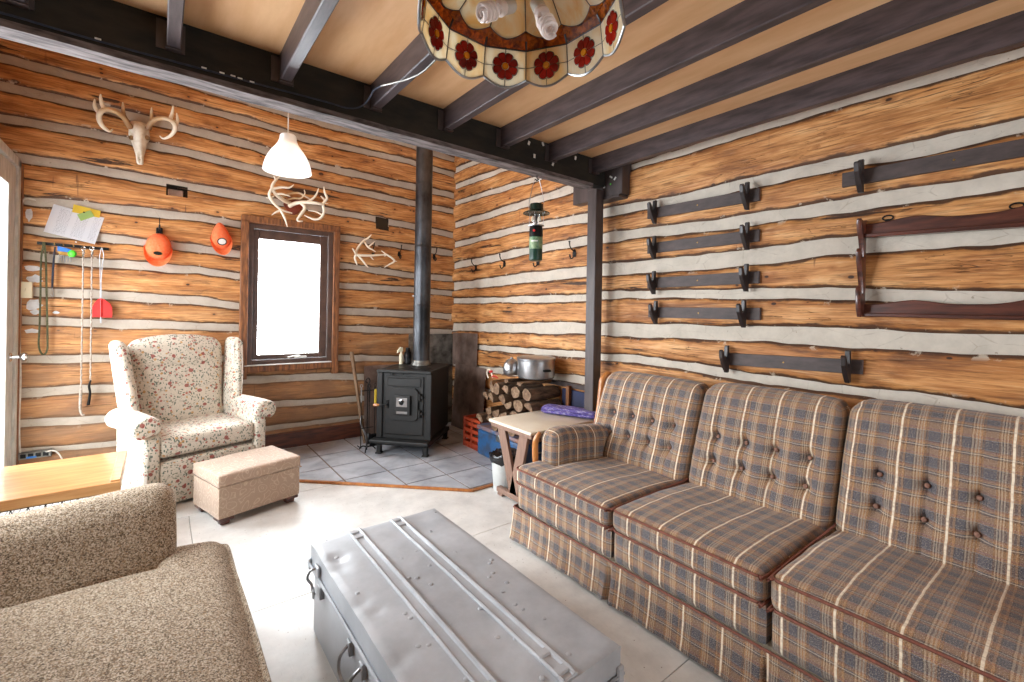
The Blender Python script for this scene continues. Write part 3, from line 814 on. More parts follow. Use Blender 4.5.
# hearth
bm = B()
hx = [0.78, 1.87, 2.78]
poly = [(0.78, 4.72), (0.78, 3.875), (1.865, 2.845), (2.79, 2.845), (2.79, 4.72)]
def clip(poly_, a, b, c):  # keep a*x+b*y<=c
    out = []
    for i in range(len(poly_)):
        p, q = poly_[i], poly_[(i+1) % len(poly_)]; fp, fq = a*p[0]+b*p[1]-c, a*q[0]+b*q[1]-c
        if fp <= 0: out.append(p)
        if fp*fq < 0:
            t = fp/(fp-fq); out.append((p[0]+(q[0]-p[0])*t, p[1]+(q[1]-p[1])*t))
    return out
P0x, P0y, TS, g = 1.15, 3.21, 0.356, 0.0065
for i in range(-2, 6):
    for j in range(-2, 6):
        q = poly
        x0, y0 = P0x+i*TS, P0y+j*TS
        for (a, b, c) in ((1, 0, x0+TS-g), (-1, 0, -x0-g), (0, 1, y0+TS-g), (0, -1, -y0-g)):
            if q: q = clip(q, a, b, c)
        if len(q) < 3: continue
        prism(bm, [(p[0], p[1], 0.001) for p in q], (0, 0, 0.015+0.0006*random.random()))
he = obj('hearth', bm, M_TILE, None, False); tag(he, 'grey tiled hearth pad in the corner under the wood stove', 'hearth')
bm = B(); prism(bm, [(p[0], p[1], 0.0005) for p in poly], (0, 0, 0.0115)); obj('grout', bm, M_GROUT, he, False)
bm = B()
edge = [(0.78, 4.70), (0.78, 3.868), (1.862, 2.838), (2.76, 2.838)]
for a, b in zip(edge, edge[1:]):
    d = Vector((b[0]-a[0], b[1]-a[1], 0)); L_ = d.length; an = math.atan2(d.y, d.x)
    box(bm, (-.006, -.022, 0.0), (L_+.006, 0.0, .019), .004, M=Matrix.Translation((a[0], a[1], 0)) @ Matrix.Rotation(an, 4, 'Z'))
obj('edge_strip', bm, M_MAPLE, he, False)

bm = B(); box(bm, (0.47, 4.685, 0.0), (2.74, 4.715, 0.165), 0.004); struct(obj('baseboard_back', bm, M_BASE, None, False), 'red brown board along the foot of the far wall')

# window in the far wall
W = struct(thing('window_1', 'narrow window with brown frame in the far log wall', 'window')); del W['category']
def boards(name, rects, y0, y1, mat, par, bev=0.003):
    bm = B()
    for (a, b, c, d) in rects: box(bm, (a, y0, c), (b, y1, d), bev)
    return obj(name, bm, mat, par, False)
boards('casing', [(0.562, 0.622, 0.70, 2.14), (1.365, 1.425, 0.70, 2.14), (0.562, 1.425, 2.125, 2.185), (0.622, 1.365, 0.76, 0.815)], 4.665, 4.75, M_CAS, W)
boards('jamb', [(0.60, 0.622, 0.80, 2.14), (1.365, 1.385, 0.80, 2.14), (0.60, 1.385, 2.12, 2.14), (0.60, 1.385, 0.80, 0.82)], 4.69, 4.93, M_CAS, W)
boards('frame', [(0.622, 0.665, 0.82, 2.12), (1.322, 1.365, 0.82, 2.12), (0.665, 1.322, 2.075, 2.12), (0.665, 1.322, 0.82, 0.865)], 4.70, 4.82, M_WINF, W)
sash = boards('sash', [(0.668, 0.71, 0.868, 2.072), (1.250, 1.319, 0.868, 2.072), (0.71, 1.250, 1.99, 2.072), (0.71, 1.250, 0.868, 0.912)], 4.725, 4.78, M_WINF, W)
bm = B(); box(bm, (0.705, 4.75, 0.905), (1.282, 4.756, 2.025)); obj('pane', bm, M_GLASS, sash, False)
bm = B(); box(bm, (1.02, 4.685, 0.872), (1.13, 4.705, 0.890), 0.004); tube(bm, [(1.07, 4.69, 0.888), (1.06, 4.675, 0.90), (1.0, 4.668, 0.893), (0.97, 4.668, 0.886)], 0.006, 8); lathe(bm, [(0, -.008), (.009, -.006), (.009, .006), (0, .008)], (0.965, 4.668, 0.884), 12)
obj('crank_handle', bm, M_WHITE, W)
boards('sill_log_shim', [(0.60, 1.36, 0.818, 0.826)], 4.655, 4.70, M_WHITE, W)

# glazed door in the left wall, at the corner
D = struct(thing('door_1', 'glazed pale door in the left wall with round metal knob', 'door')); del D['category']
bm = B()
for (a, b, c, d) in ((4.43, 4.60, 0.03, 2.30), (3.66, 3.80, 0.03, 2.30), (3.80, 4.43, 0.03, 0.22), (3.80, 4.43, 2.15, 2.30)): box(bm, (-0.85, a, c), (-0.805, b, d), 0.003)
obj('door_leaf', bm, M_GREYW, D, False)
bm = B(); box(bm, (-0.832, 3.79, 0.21), (-0.826, 4.44, 2.16)); obj('pane', bm, M_GLASS, D, False)
bm = B()
for (a, b, c, d) in ((4.60, 4.665, 0.0, 2.36), (3.58, 3.655, 0.0, 2.36), (3.58, 4.665, 2.305, 2.37)): box(bm, (-0.98, a, c), (-0.79, b, d), 0.004)
obj('door_casing', bm, M_GREYW, D, False)
bm = B(); box(bm, (-0.98, 4.667, 0.0), (-0.785, 4.735, 2.34), 0.004); obj('corner_board', bm, M_CAS, D, False)
bm = B(); kz = 0.985; Mx = Matrix.Translation((-0.805, 4.52, kz)) @ Matrix.Rotation(PI/2, 4, 'Y')
lathe(bm, [(0, 0), (.030, 0), (.032, .004), (.026, .010), (.012, .012), (.011, .045), (.020, .050), (.029, .062), (.030, .074), (.022, .084), (0, .087)], (0, 0, 0), 24, M=Mx)
obj('knob', bm, M_CHROME, D)
# unseen windows added as daylight sources over the coffee table and behind the viewer
for nm, fix, rng, hz, ax in (('added_window_2', WX0-0.03, (2.3, 3.4), (0.75, 2.15), 'x'), ('added_window_3', WY0-0.03, (0.4, 2.4), (0.8, 2.1), 'y')):
    Wn = struct(thing(nm, 'added unseen wide window '+('in the left wall over the coffee table' if ax == 'x' else 'behind the viewer'), 'window')); del Wn['category']
    bm = B(); n_ = 3
    segs = [(rng[0]-.05, rng[0]+.02), (rng[1]-.02, rng[1]+.05)]+[(rng[0]+(rng[1]-rng[0])*k/n_-.02, rng[0]+(rng[1]-rng[0])*k/n_+.02) for k in (1, 2)]
    for a, b in segs:
        if ax == 'x': box(bm, (fix-.02, a, hz[0]-.05), (fix+.05, b, hz[1]+.05), .003)
        else: box(bm, (a, fix-.02, hz[0]-.05), (b, fix+.05, hz[1]+.05), .003)
    for c, d in ((hz[0]-.05, hz[0]+.02), (hz[1]-.02, hz[1]+.05)):
        if ax == 'x': box(bm, (fix-.02, rng[0], c), (fix+.05, rng[1], d), .003)
        else: box(bm, (rng[0], fix-.02, c), (rng[1], fix+.05, d), .003)
    obj('frame', bm, M_WINF, Wn, False)

# ------------------------------------------------------------------ plaid sofa along the right wall
def plaid_sofa():
    T = thing('sofa', 'long brown and blue plaid three-seat sofa with buttoned back against the right log wall', 'sofa', (2.15, 1.03, 0))
    XF = 1.675                                  # front line
    ys = [2.085, 1.365, 0.675, -0.035]
    # base rail with welt, then skirt
    bm = B()
    for a, b in zip(ys, ys[1:]):
        rbox(bm, (XF+.012, b+.003, .19), (2.55, a-.003, .345), .022, (10, 20, 6), (.006, 0, 0), uv='y')
    obj('base', bm, M_PLAID, T)
    bm = B(); box(bm, (XF+.05, ys[-1]-.2, .05), (2.60, 2.06, .20)); box(bm, (2.5, ys[-1]-.2, .05), (2.66, 2.06, .70), .03); obj('frame', bm, M_PLAID, T)
    uvname = None
    # skirt sheet: walks round the far end then along the front, with pleats at the seams
    path = [(2.60, 2.095, 0, -1), ]
    bm = B(); uvl = bm.loops.layers.uv.verify()
    pts = []
    n = 26
    for k in range(n): pts.append((2.60-(2.60-XF)*k/n, 2.095, 0.0, 1.0))
    yy = 2.095
    while yy > ys[-1]-0.22: pts.append((XF, yy, -1.0, 0.0)); yy -= 0.012
    cols = []; u = 0
    last = None
    for (x, y, nx, ny) in pts:
        if last: u += math.hypot(x-last[0], y-last[1])
        last = (x, y)
        col = []
        for j in range(9):
            t = j/8; z = .196-(.196-.018)*t
            if nx:
                dy = min(abs(y-q) for q in ys[1:3])
                pleat = -0.030*math.exp(-(dy/.008)**2)*t**0.6+0.012*math.exp(-((dy-.025)/.016)**2)*t
            else: pleat = 0
            fl_ = 0.004+0.020*t*t+0.004*t*math.sin(u*34)+0.003*t*noise.noise(Vector((u*9, t, 3)))
            if nx == 0 or y > 2.05:   # corner rounding
                fl_ += 0.006*t
            o = fl_+pleat
            col.append(bm.verts.new((x+nx*o-(0.0 if nx else 0), y+ny*o, z)))
        cols.append((col, u))
    for (a, ua), (b, ub) in zip(cols, cols[1:]):
        for j in range(8):
            f = bm.faces.new((a[j], b[j], b[j+1], a[j+1]))
            for l, (uu, jj) in zip(f.loops, ((ua, j), (ub, j), (ub, j+1), (ua, j+1))): l[uvl].uv = (uu*1.0+.02, .196-(.178)*jj/8)
    obj('skirt', bm, M_PLAID, T)
    bm = B()
    tube(bm, [(2.55, 2.098, .198), (XF+.01, 2.098, .198), (XF-.004, 2.09, .198)]+[(XF-.004, 2.08-k*.05, .198) for k in range(1, 45)], .005, 6)
    obj('welt', bm, M_WELT, T)
    # seat cushions
    for k, (a, b) in enumerate(zip(ys, ys[1:])):
        zt = .445+.012*k
        def sag(q, p, a=a, b=b, k=k):
            # slight front bulge and dip
            t = (q.z-.34)/.1
            if p.z > 0.5:
                q.z += -.012*math.exp(-((q.x-2.1)**2+(q.y-(a+b)/2)**2)/.04)+.004*noise.noise(Vector((q.x*6, q.y*6, k)))
                q.z += -.030*max(0, (q.x-2.0))/.4
            q.x += .004*noise.noise(Vector((q.y*7, q.z*9, k*3)))
            return q
        bm = B()
        y1 = a-.004
        rbox(bm, (XF-.012, b+.004, .343), (2.42, (y1 if k else 1.955), zt), .036, (26, 26, 8), (.0, .0, .016), fn=sag, uv='y')
        if k == 0: rbox(bm, (XF-.012, 1.80, .343), (1.875, y1, zt), .036, (10, 12, 8), (0, 0, .008), fn=sag, uv='y')
        cu = obj('seat_cushion', bm, M_PLAID, T)
        # welts round the front edges
        for dz in (zt-.012, .352):
            y_hi, y_lo = a-.010, b+.010
            xe = 1.87 if k == 0 else 2.38
            pts = [(xe, y_hi-.0, dz), (XF+.028, y_hi, dz), (XF-.004, y_hi-.012, dz), (XF-.012, y_hi-.04, dz)]
            nn = 14
            pts += [(XF-.013+.003*noise.noise(Vector(((y_hi-.04)*7, dz*9, k*3))), y_hi-.04-(y_hi-y_lo-.08)*i/nn, dz+(.003*math.sin(PI*i/nn) if dz > .4 else 0)) for i in range(1, nn)]
            pts += [(XF-.012, y_lo+.04, dz), (XF-.004, y_lo+.012, dz), (XF+.028, y_lo, dz), (2.36, y_lo, dz-(.02 if dz > .4 else 0))]
            bm = B(); tube(bm, smoothpath(pts, 3), .0052, 6)
            obj('welt', bm, M_WELT, cu)
    # back cushions with tufting
    tops = [(.925, .955), (.965, .975), (.985, 1.0)]
    for k, (a, b) in enumerate(zip(ys, ys[1:])):
        a2, b2 = a-.006+(.012 if k == 0 else 0), b+.006
        yc = (a2+b2)/2
        but = [(yc+dy, h) for h in (.70, .575) for dy in (-.225, -.08, .065, .215)]
        H0 = .40; H1 = .955+.018*k
        def lean(q, p, but=but, H0=H0, H1=H1, yc=yc, k=k):
            d = 0.0
            if p.x < 0.2:
                for (by, bz) in but:
                    r2 = ((q.y-by)**2+(q.z-bz)**2)
                    d += .042*math.exp(-r2/(.028**2))+.014*math.exp(-r2/(.075**2))
                for by in {round(x[0], 4) for x in but}:
                    d += .013*math.exp(-((q.y-by)/.014)**2)*(1-math.exp(-((q.z-.64)/.26)**2)*0.25)*max(0, min(1, (.95-q.z)/.1))
                d += .008*math.exp(-((q.z-.64)/.02)**2)*0.4
                d -= .012*math.sin((q.z-H0)/(H1-H0)*PI)
                d += .004*noise.noise(Vector((q.y*8, q.z*6, k*5)))
            # softened crown
            edge = abs(p.y)
            if p.z > 0: q.z -= .010*edge**6*p.z
            q.x += d
            h = q.z-H0
            q.x += h*.36; q.z = H0+h*.985
            return q
        bm = B()
        rbox(bm, (2.275, b2, H0), (2.445, a2, H1), .058, (10, 44, 44), (.012, .004, .008), fn=lean, uv='y')
        bc = obj('back_cushion', bm, M_PLAID, T)
        for (by, bz) in but:
            bm = B(); h = bz-H0
            lathe(bm, [(0, .0075), (.007, .006), (.0105, 0), (.007, -.004)], (0, 0, 0), 12, M=Matrix.Translation((2.275+h*.36+.026, by, H0+h*.985)) @ Matrix.Rotation(-PI/2+.2, 4, 'Y'))
            obj('button', bm, M_BUTTON, bc)
    # far arm and near arm
    def arm(y0, y1, nm):
        def fn(q, p):
            if p.z > -.2:
                q.z -= max(0, (q.x-1.98))*0.10+max(0, 1.95-q.x)*0.12
            return q
        bm = B(); rbox(bm, (1.862, y0, .20), (2.60, y1, .640), .062, (24, 10, 22), (0, .006, .004), fn=fn, uv=None)
        return obj('armrest', bm, M_PLAID, T)
    arm(1.945, 2.10, 0); arm(-.205, -.045, 1)
    bm = B()
    for yy in (2.088,):
        tube(bm, smoothpath([(1.868, yy+.014, .24), (1.860, yy+.016, .34), (1.848, yy+.018, .47), (1.846, yy+.012, .56), (1.866, yy-.004, .612)], 5), [.010, .016, .020, .019, .010], 10)
    obj('arm_facing', bm, M_MAPLE, T)
    bm = B()
    tube(bm, smoothpath([(2.40, 2.105, .58), (2.44, 2.112, .68), (2.47, 2.118, .80), (2.485, 2.115, .885), (2.52, 2.10, .925), (2.56, 2.09, .90)], 5), [.014, .019, .024, .026, .022, .012], 10)
    obj('wooden_wing', bm, M_MAPLE, T)
    for (x, y) in ((XF+.05, 2.04), (2.58, 2.04), (XF+.05, -.16), (2.58, -.16)):
        bm = B(); lathe(bm, [(0, 0), (.018, 0), (.028, .052), (0, .052)], (x, y, 0), 12); obj('foot', bm, M_BLACK, T)
    return T
plaid_sofa()

# ------------------------------------------------------------------ tweed loveseat at lower left
def loveseat():
    T = thing('loveseat', 'brown tweed loveseat seat and arm in the lower left foreground', 'sofa', (-0.3, 1.3, 0))
    bm = B()
    def fn(q, p):
        if p.z > .5:
            q.z -= .02*max(0, (q.x+0.1))**2/.09
        return q
    rbox(bm, (-.66, .42, .27), (.235, 2.075, .425), .07, (30, 40, 8), (.012, 0, .022), fn=fn)
    rbox(bm, (-.02, 1.90, .27), (.238, 2.225, .420), .07, (14, 14, 8), (.004, .004, .012), fn=fn)
    obj('seat_cushion', bm, M_TWEED, T)
    bm = B(); rbox(bm, (-.72, .36, .05), (.16, 2.30, .29), .03, (12, 20, 6)); obj('base', bm, M_TWEED, T)
    bm = B()
    def lean(q, p):
        q.y += max(0, q.z-.36)*.62
        if p.z > 0: q.z += .014*math.sin(q.x*6+1)
        return q
    rbox(bm, (-.70, 2.055, .20), (.052, 2.20, .625), .055, (26, 10, 16), (.01, .012, .006), fn=lean)
    ar = obj('armrest', bm, M_TWEED, T)
    bm = B()
    def lean2(q, p):
        q.y -= max(0, q.z-.36)*.62
        return q
    rbox(bm, (-.70, .28, .20), (.052, .42, .625), .055, (26, 10, 16), (.01, .012, .006), fn=lean2)
    obj('armrest', bm, M_TWEED, T)
    bm = B()
    rbox(bm, (-.775, .30, .20), (-.60, 2.20, .80), .06, (8, 40, 16), (.01, 0, .01), fn=lambda q, p: Vector((q.x-.0, q.y, q.z)))
    obj('backrest', bm, M_TWEED, T)
    for (x, y) in ((-.66, .42), (.10, .42), (-.66, 2.22), (.10, 2.22)):
        bm = B(); lathe(bm, [(0, 0), (.020, 0), (.030, .06), (0, .06)], (x, y, 0), 12); obj('foot', bm, M_MAHOG, T)
loveseat()

# ------------------------------------------------------------------ floral wing chair
def wing_chair():
    T = thing('wing_armchair', 'cream floral wing armchair with rolled arms beside the far window', 'armchair', (0.20, 4.185, 0), R(17))
    # local frame: front is -y, x to the right
    def O(name, bm, mat, **k): return obj(name, bm, mat, T, local=True, **k)
    hw = .355
    bm = B(); rbox(bm, (-.30, -.335, .05), (.30, .30, .315), .02, (10, 10, 6), (0, .006, 0)); O('base', bm, M_FLORAL)
    bm = B()
    def sk(q, p): return Vector((q.x*(1+.10*(.3-q.z)), q.y*(1+.06*(.3-q.z)), q.z))
    rbox(bm, (-.30, -.345, .335), (.30, .22, .470), .026, (28, 22, 8), (0, .004, .010)); O('seat_cushion', bm, M_FLORAL)
    def bk(q, p):
        h = q.z-.42
        q.y += h*.15
        q.x *= 1+.14*h
        if p.z > .5: q.z -= .045*p.x**2
        if p.y < -.5:
            q.y += .012*math.exp(-((q.z-.88)/.02)**2)+.006*noise.noise(Vector((q.x*9, q.z*9, 1)))
        return q
    bm = B(); rbox(bm, (-.292, .155, .42), (.292, .295, 1.115), .06, (24, 8, 34), (.0, .028, .012), fn=bk); O('backrest', bm, M_FLORAL)
    for s in (-1, 1):
        # wing
        def wg(q, p, s=s):
            h = q.z-.56
            q.y += h*.13; q.x += s*h*.10
            if p.y < 0 and p.z > 0: q.z -= .03*p.y*p.y
            q.y += .05*max(0, -p.y)*max(0, p.z)
            return q
        bm = B(); rbox(bm, (-.036+s*.335, .02, .50), (.036+s*.335, .27, 1.09), .034, (8, 12, 22), (.006, .01, .006), fn=wg); O('wing', bm, M_FLORAL)
        # arm: upright panel plus scroll roll
        def ap(q, p, s=s):
            q.x += s*.045*max(0, (.26-q.z)/.26)**2 + s*.02*max(0, (q.z-.4))
            if q.y > .1: q.y += .05*max(0, (.2-q.z))
            return q
        x0, x1 = (s*.298, s*.385) if s > 0 else (-.385, -.298)
        bm = B(); rbox(bm, (x0, -.325, .022), (x1, .26, .58), .022, (8, 16, 18), fn=ap); 
        rbox(bm, (min(x0, x1)-.000, -.345, .05), (max(x0, x1), -.29, .50), .02, (6, 4, 14), (0, .010, 0), fn=ap)
        O('arm_panel', bm, M_FLORAL)
        bm = B()
        cx_ = s*.372; cz = .562
        prof = []
        for k in range(25):
            a = PI*(-0.32+1.50*k/24); rr = .078*(1 if k < 18 else 1-.02*(k-18))
            prof.append((cx_+s*math.cos(a)*rr*1.08, cz+math.sin(a)*rr))
        yss = [(-.372, .72), (-.368, .88), (-.352, .98), (-.33, 1.0), (-.15, .98), (0, .95), (.14, .93), (.24, .92)]
        rings = []
        for (y, sc) in yss:
            rings.append([bm.verts.new((cx_+(px-cx_)*sc, y, cz+(pz-cz)*sc-.10*max(0, y-.1)-.01)) for (px, pz) in prof])
        for a_, b_ in zip(rings, rings[1:]):
            for i in range(len(prof)):
                j = (i+1) % len(prof)
                bm.faces.new((a_[i], a_[j], b_[j], b_[i]))
        bm.faces.new(rings[0]); bm.faces.new(rings[-1][::-1])
        O('arm_roll', bm, M_FLORAL, angle=60)
    bm = B(); rbox(bm, (-.30, -.352, .022), (.30, -.325, .30), .010, (20, 3, 8), (0, .003, 0)); O('front_skirt', bm, M_FLORAL)
    bm = B(); rbox(bm, (-.31, .18, .10), (.31, .30, .55), .03, (8, 6, 8)); O('rear_panel', bm, M_FLORAL)
    for (x, y) in ((-.31, -.28), (.31, -.28), (-.28, .26), (.28, .26)):
        bm = B(); lathe(bm, [(0, 0), (.018, 0), (.025, .06), (0, .06)], (x, y, 0), 12); O('foot', bm, M_MAHOG)
wing_chair()

# ------------------------------------------------------------------ ottoman
def ottoman():
    p0 = Vector((.296, 3.252, 0)); ang = math.atan2(.142, .495)
    T = thing('ottoman', 'low tan brocade storage footstool with scroll pattern in front of the floral armchair', 'footstool', p0, ang)
    Wd, Dp = .512, .400
    bm = B(); rbox(bm, (0, 0, .048), (Wd, Dp, .240), .010, (16, 14, 6), (.0, .0, 0)); obj('box', bm, M_BROC, T, local=True)
    def fn(q, p):
        q.z += .004*noise.noise(Vector((q.x*9, q.y*9, 2)))
        return q
    bm = B(); rbox(bm, (-.004, -.004, .243), (Wd+.004, Dp+.004, .320), .014, (28, 22, 8), (0, 0, .006), fn=fn); obj('padded_lid', bm, M_BROC, T, local=True)
    bm = B(); q = [(-.005, -.006, .243), (Wd+.006, -.006, .243), (Wd+.006, Dp+.005, .243), (-.005, Dp+.005, .243)]
    tube(bm, [Vector(a) for a in q], .0035, 6, closed=True); obj('welt', bm, M_BROC, T, local=True)
    for (x, y) in ((.05, .05), (Wd-.05, .05), (Wd-.05, Dp-.05), (.05, Dp-.05)):
        bm = B(); box(bm, (x-.045, y-.045, .028), (x+.045, y+.045, .050), .008, seg=2)
        box(bm, (x-.028, y-.028, .0), (x+.028, y+.028, .030), .010, seg=2)
        obj('foot', bm, M_MAHOG, T, local=True)
ottoman()

# ------------------------------------------------------------------ grey steel trunk
def trunk():
    T = thing('storage_trunk', 'grey painted steel trunk with ribbed lid and hasps used as a coffee table', 'trunk', (.8, 1.41, 0), 0)
    x0, x1, y0, y1 = .512, 1.092, .845, 2.00
    zl, zt = .285, .372
    rnd = random.Random(3)
    bm = B(); box(bm, (x0+.012, y0+.012, .004), (x1-.012, y1-.012, .30), .006, seg=2); obj('body', bm, M_TRUNK, T)
    bm = B()
    # lid: dented pressed sheet
    nx, ny = 40, 70; dents = [(x0+.02+rnd.random()*.05, y0+.1+rnd.random()*1.0, .003+.004*rnd.random(), .02+.015*rnd.random()) for _ in range(9)]+[(x0+rnd.random()*.55, y0+rnd.random()*1.1, .002, .05) for _ in range(26)]
    top = {}
    for i in range(nx+1):
        for j in range(ny+1):
            x = x0+(x1-x0)*i/nx; y = y0+(y1-y0)*j/ny; z = zt
            for (a, b, c, r_) in dents: z -= c*math.exp(-((x-a)**2+(y-b)**2)/r_**2)
            z += .002*noise.noise(Vector((x*6, y*4, 0)))
            ex = min(x-x0, x1-x, y-y0, y1-y)
            if ex < 1e-6: z -= .004
            xx = x
            if i == 0: xx = x0+.003*noise.noise(Vector((0, y*9, 1)))
            top[i, j] = bm.verts.new((xx, y, z))
    for i in range(nx):
        for j in range(ny): bm.faces.new((top[i, j], top[i+1, j], top[i+1, j+1], top[i, j+1]))
    rim = [top[i, 0] for i in range(nx+1)]+[top[nx, j] for j in range(1, ny+1)]+[top[i, ny] for i in range(nx-1, -1, -1)]+[top[0, j] for j in range(ny-1, 0, -1)]
    low = [bm.verts.new((v.co.x, v.co.y, zl)) for v in rim]
    mid = [bm.verts.new((v.co.x, v.co.y, zl+.012)) for v in rim]
    for i in range(len(rim)):
        k = (i+1) % len(rim)
        bm.faces.new((rim[i], rim[k], mid[k], mid[i])); bm.faces.new((mid[i], mid[k], low[k], low[i]))
    lid = obj('lid', bm, M_TRUNK, T, angle=35)
    # folded rim round the foot of the lid
    bm = B(); e = .006
    tube(bm, [(x0-e, y0-e, zl+.004), (x1+e, y0-e, zl+.004), (x1+e, y1+e, zl+.004), (x0-e, y1+e, zl+.004)], .007, 8, closed=True)
    obj('lid_rim', bm, M_TRUNK, lid)
    # pressed ribs: two double ribs along the lid
    for cx_ in (x0+.178, x0+.372):
        for dx, w_ in ((-.022, .0065), (.020, .010)):
            bm = B()
            tube(bm, [(cx_+dx, y0+.004, zt-.001), (cx_+dx, y0+.03, zt+.003)]+[(cx_+dx, y0+.03+(y1-y0-.05)*k/12, zt+.002+.001*math.sin(k*2.3)) for k in range(1, 13)]+[(cx_+dx, y1-.002, zt-.003)], w_, 8, flat=None)
            obj('rib', bm, M_TRUNK, lid)
        bm = B(); box(bm, (cx_-.020, y0+.004, zt-.004), (cx_+.018, y1-.004, zt+.0035), .002); obj('rib_web', bm, M_TRUNK, lid, False)
        for yy in (y0+.035, y0+.11, y1-.03, y1-.08):
            bm = B(); box(bm, (cx_-.028, yy-.014, zt), (cx_+.028, yy+.014, zt+.010), .003); obj('rib_clip', bm, M_TRUNK, lid, False)
    bm = B()
    for k in range(46):
        x = x0+.03+rnd.random()*.52; y = y0+.04+rnd.random()*1.08
        lathe(bm, [(.009, 0), (.007, .003), (0, .0048)], (x, y, zt-.0015), 8)
    obj('rivets', bm, M_TRUNK, lid)['kind'] = 'stuff'
    # corner plates
    for (x, y) in ((x0, y0), (x1, y0), (x1, y1), (x0, y1)):
        sx_ = 1 if x == x0 else -1; sy_ = 1 if y == y0 else -1
        bm = B()
        box(bm, (min(x-.010*sx_, x+.02*sx_), min(y-.010*sy_, y+.02*sy_), zl-.022), (max(x-.010*sx_, x+.02*sx_), max(y-.010*sy_, y+.02*sy_), zl+.03), .005)
        obj('corner_plate', bm, M_TRUNK, T, False)
    # side bar handle / hasps on the left face
    def hasp(y):
        bm = B()
        box(bm, (x0-.014, y-.030, zl+.015), (x0-.004, y+.018, zl+.055), .003)
        box(bm, (x0-.004, y-.028, zl-.075), (x0+.014, y+.020, zl-.025), .003)
        h = obj('hasp', bm, M_TRUNK, T, False)
        bm = B()
        tube(bm, smoothpath([(x0-.012, y+.004, zl+.040), (x0-.030, y+.014, zl+.032), (x0-.040, y+.016, zl+.004), (x0-.026, y+.010, zl-.020), (x0-.026, y-.004, zl-.036), (x0-.020, y-.016, zl-.052)], 4), .0052, 8)
        ring = [(x0-.022+.004*math.cos(2*PI*k/14), y-.004+.020*math.cos(2*PI*k/14), zl-.050+.016*math.sin(2*PI*k/14)) for k in range(14)]
        tube(bm, ring, .0042, 6, closed=True)
        obj('hook', bm, M_STEEL, h)
    hasp(1.870); hasp(.98)
    bm = B(); y = 1.45
    box(bm, (x0-.004, y-.075, zl-.085), (x0+.014, y-.045, zl-.035), .003); obj('handle_plate', bm, M_TRUNK, T, False); bm = B(); box(bm, (x0-.004, y+.045, zl-.085), (x0+.014, y+.075, zl-.035), .003)
    hd = obj('handle_plate', bm, M_TRUNK, T, False)
    bm = B(); tube(bm, smoothpath([(x0-.004, y+.06, zl-.052), (x0-.030, y+.056, zl-.075), (x0-.036, y+.04, zl-.115), (x0-.036, y-.04, zl-.115), (x0-.030, y-.056, zl-.075), (x0-.004, y-.06, zl-.052)], 4), .0055, 8)
    obj('bail_handle', bm, M_STEEL, hd)
trunk()

# ------------------------------------------------------------------ oak coffee table with wire basket shelf
def coffee_table():
    T = thing('coffee_table', 'light oak coffee table with black wire shelf between armchair and loveseat', 'table', (-.47, 3.45, 0), 0)
    x0, x1, y0, y1, zt = -.785, -.153, 3.150, 3.80, .42
    bm = B()
    xs_ = [x0, -.52, -.34, -.205, x1]
    rows = []
    bm = B()
    box(bm, (x0, y0, zt-.052), (x1, y1, zt), .003)
    obj('top', bm, M_OAK, T, False)
    bm = B(); box(bm, (x1-.045, y0+.02, zt+.0002), (x1-.002, y1-.02, zt+.007), .003); obj('end_batten', bm, M_OAK, T, False)
    bm = B()
    for (x, y) in ((x0+.05, y0+.06), (x1-.05, y0+.06), (x0+.05, y1-.06), (x1-.05, y1-.06)):
        pass
    for (x, y) in ((x0+.05, y0+.06), (x1-.05, y0+.06), (x0+.05, y1-.06), (x1-.05, y1-.06)):
        bm = B(); box(bm, (x-.014, y-.014, .05), (x+.014, y+.014, zt-.05), .003)
        lg = obj('leg', bm, M_BLACK, T, False)
        bm = B(); tube(bm, [(x, y-.012, .025), (x, y+.012, .025)], .025, 16); box(bm, (x-.010, y-.016, .035), (x+.010, y+.016, .056)); obj('caster', bm, M_BLACK, lg)
    bm = B()
    z1, z2 = .352, .245
    for z in (z1, z2):
        tube(bm, [(x0+.05, y0+.05, z), (x1-.05, y0+.05, z), (x1-.05, y1-.05, z), (x0+.05, y1-.05, z)], .0035, 6, closed=True)
    for yy in (y0+.05, y1-.05):
        n = 9
        for k in range(n):
            xa = x0+.05+(x1-x0-.1)*k/n; xb = x0+.05+(x1-x0-.1)*(k+.5)/n; xc = x0+.05+(x1-x0-.1)*(k+1)/n
            tube(bm, [(xa, yy, z1), (xb, yy, z2), (xc, yy, z1)], .0022, 5)
    for k in range(22):
        x = x0+.05+(x1-x0-.1)*(k+.5)/22; tube(bm, [(x, y0+.05, z2), (x, y1-.05, z2)], .002, 5)
    obj('wire_shelf', bm, M_BLACK, T)
coffee_table()

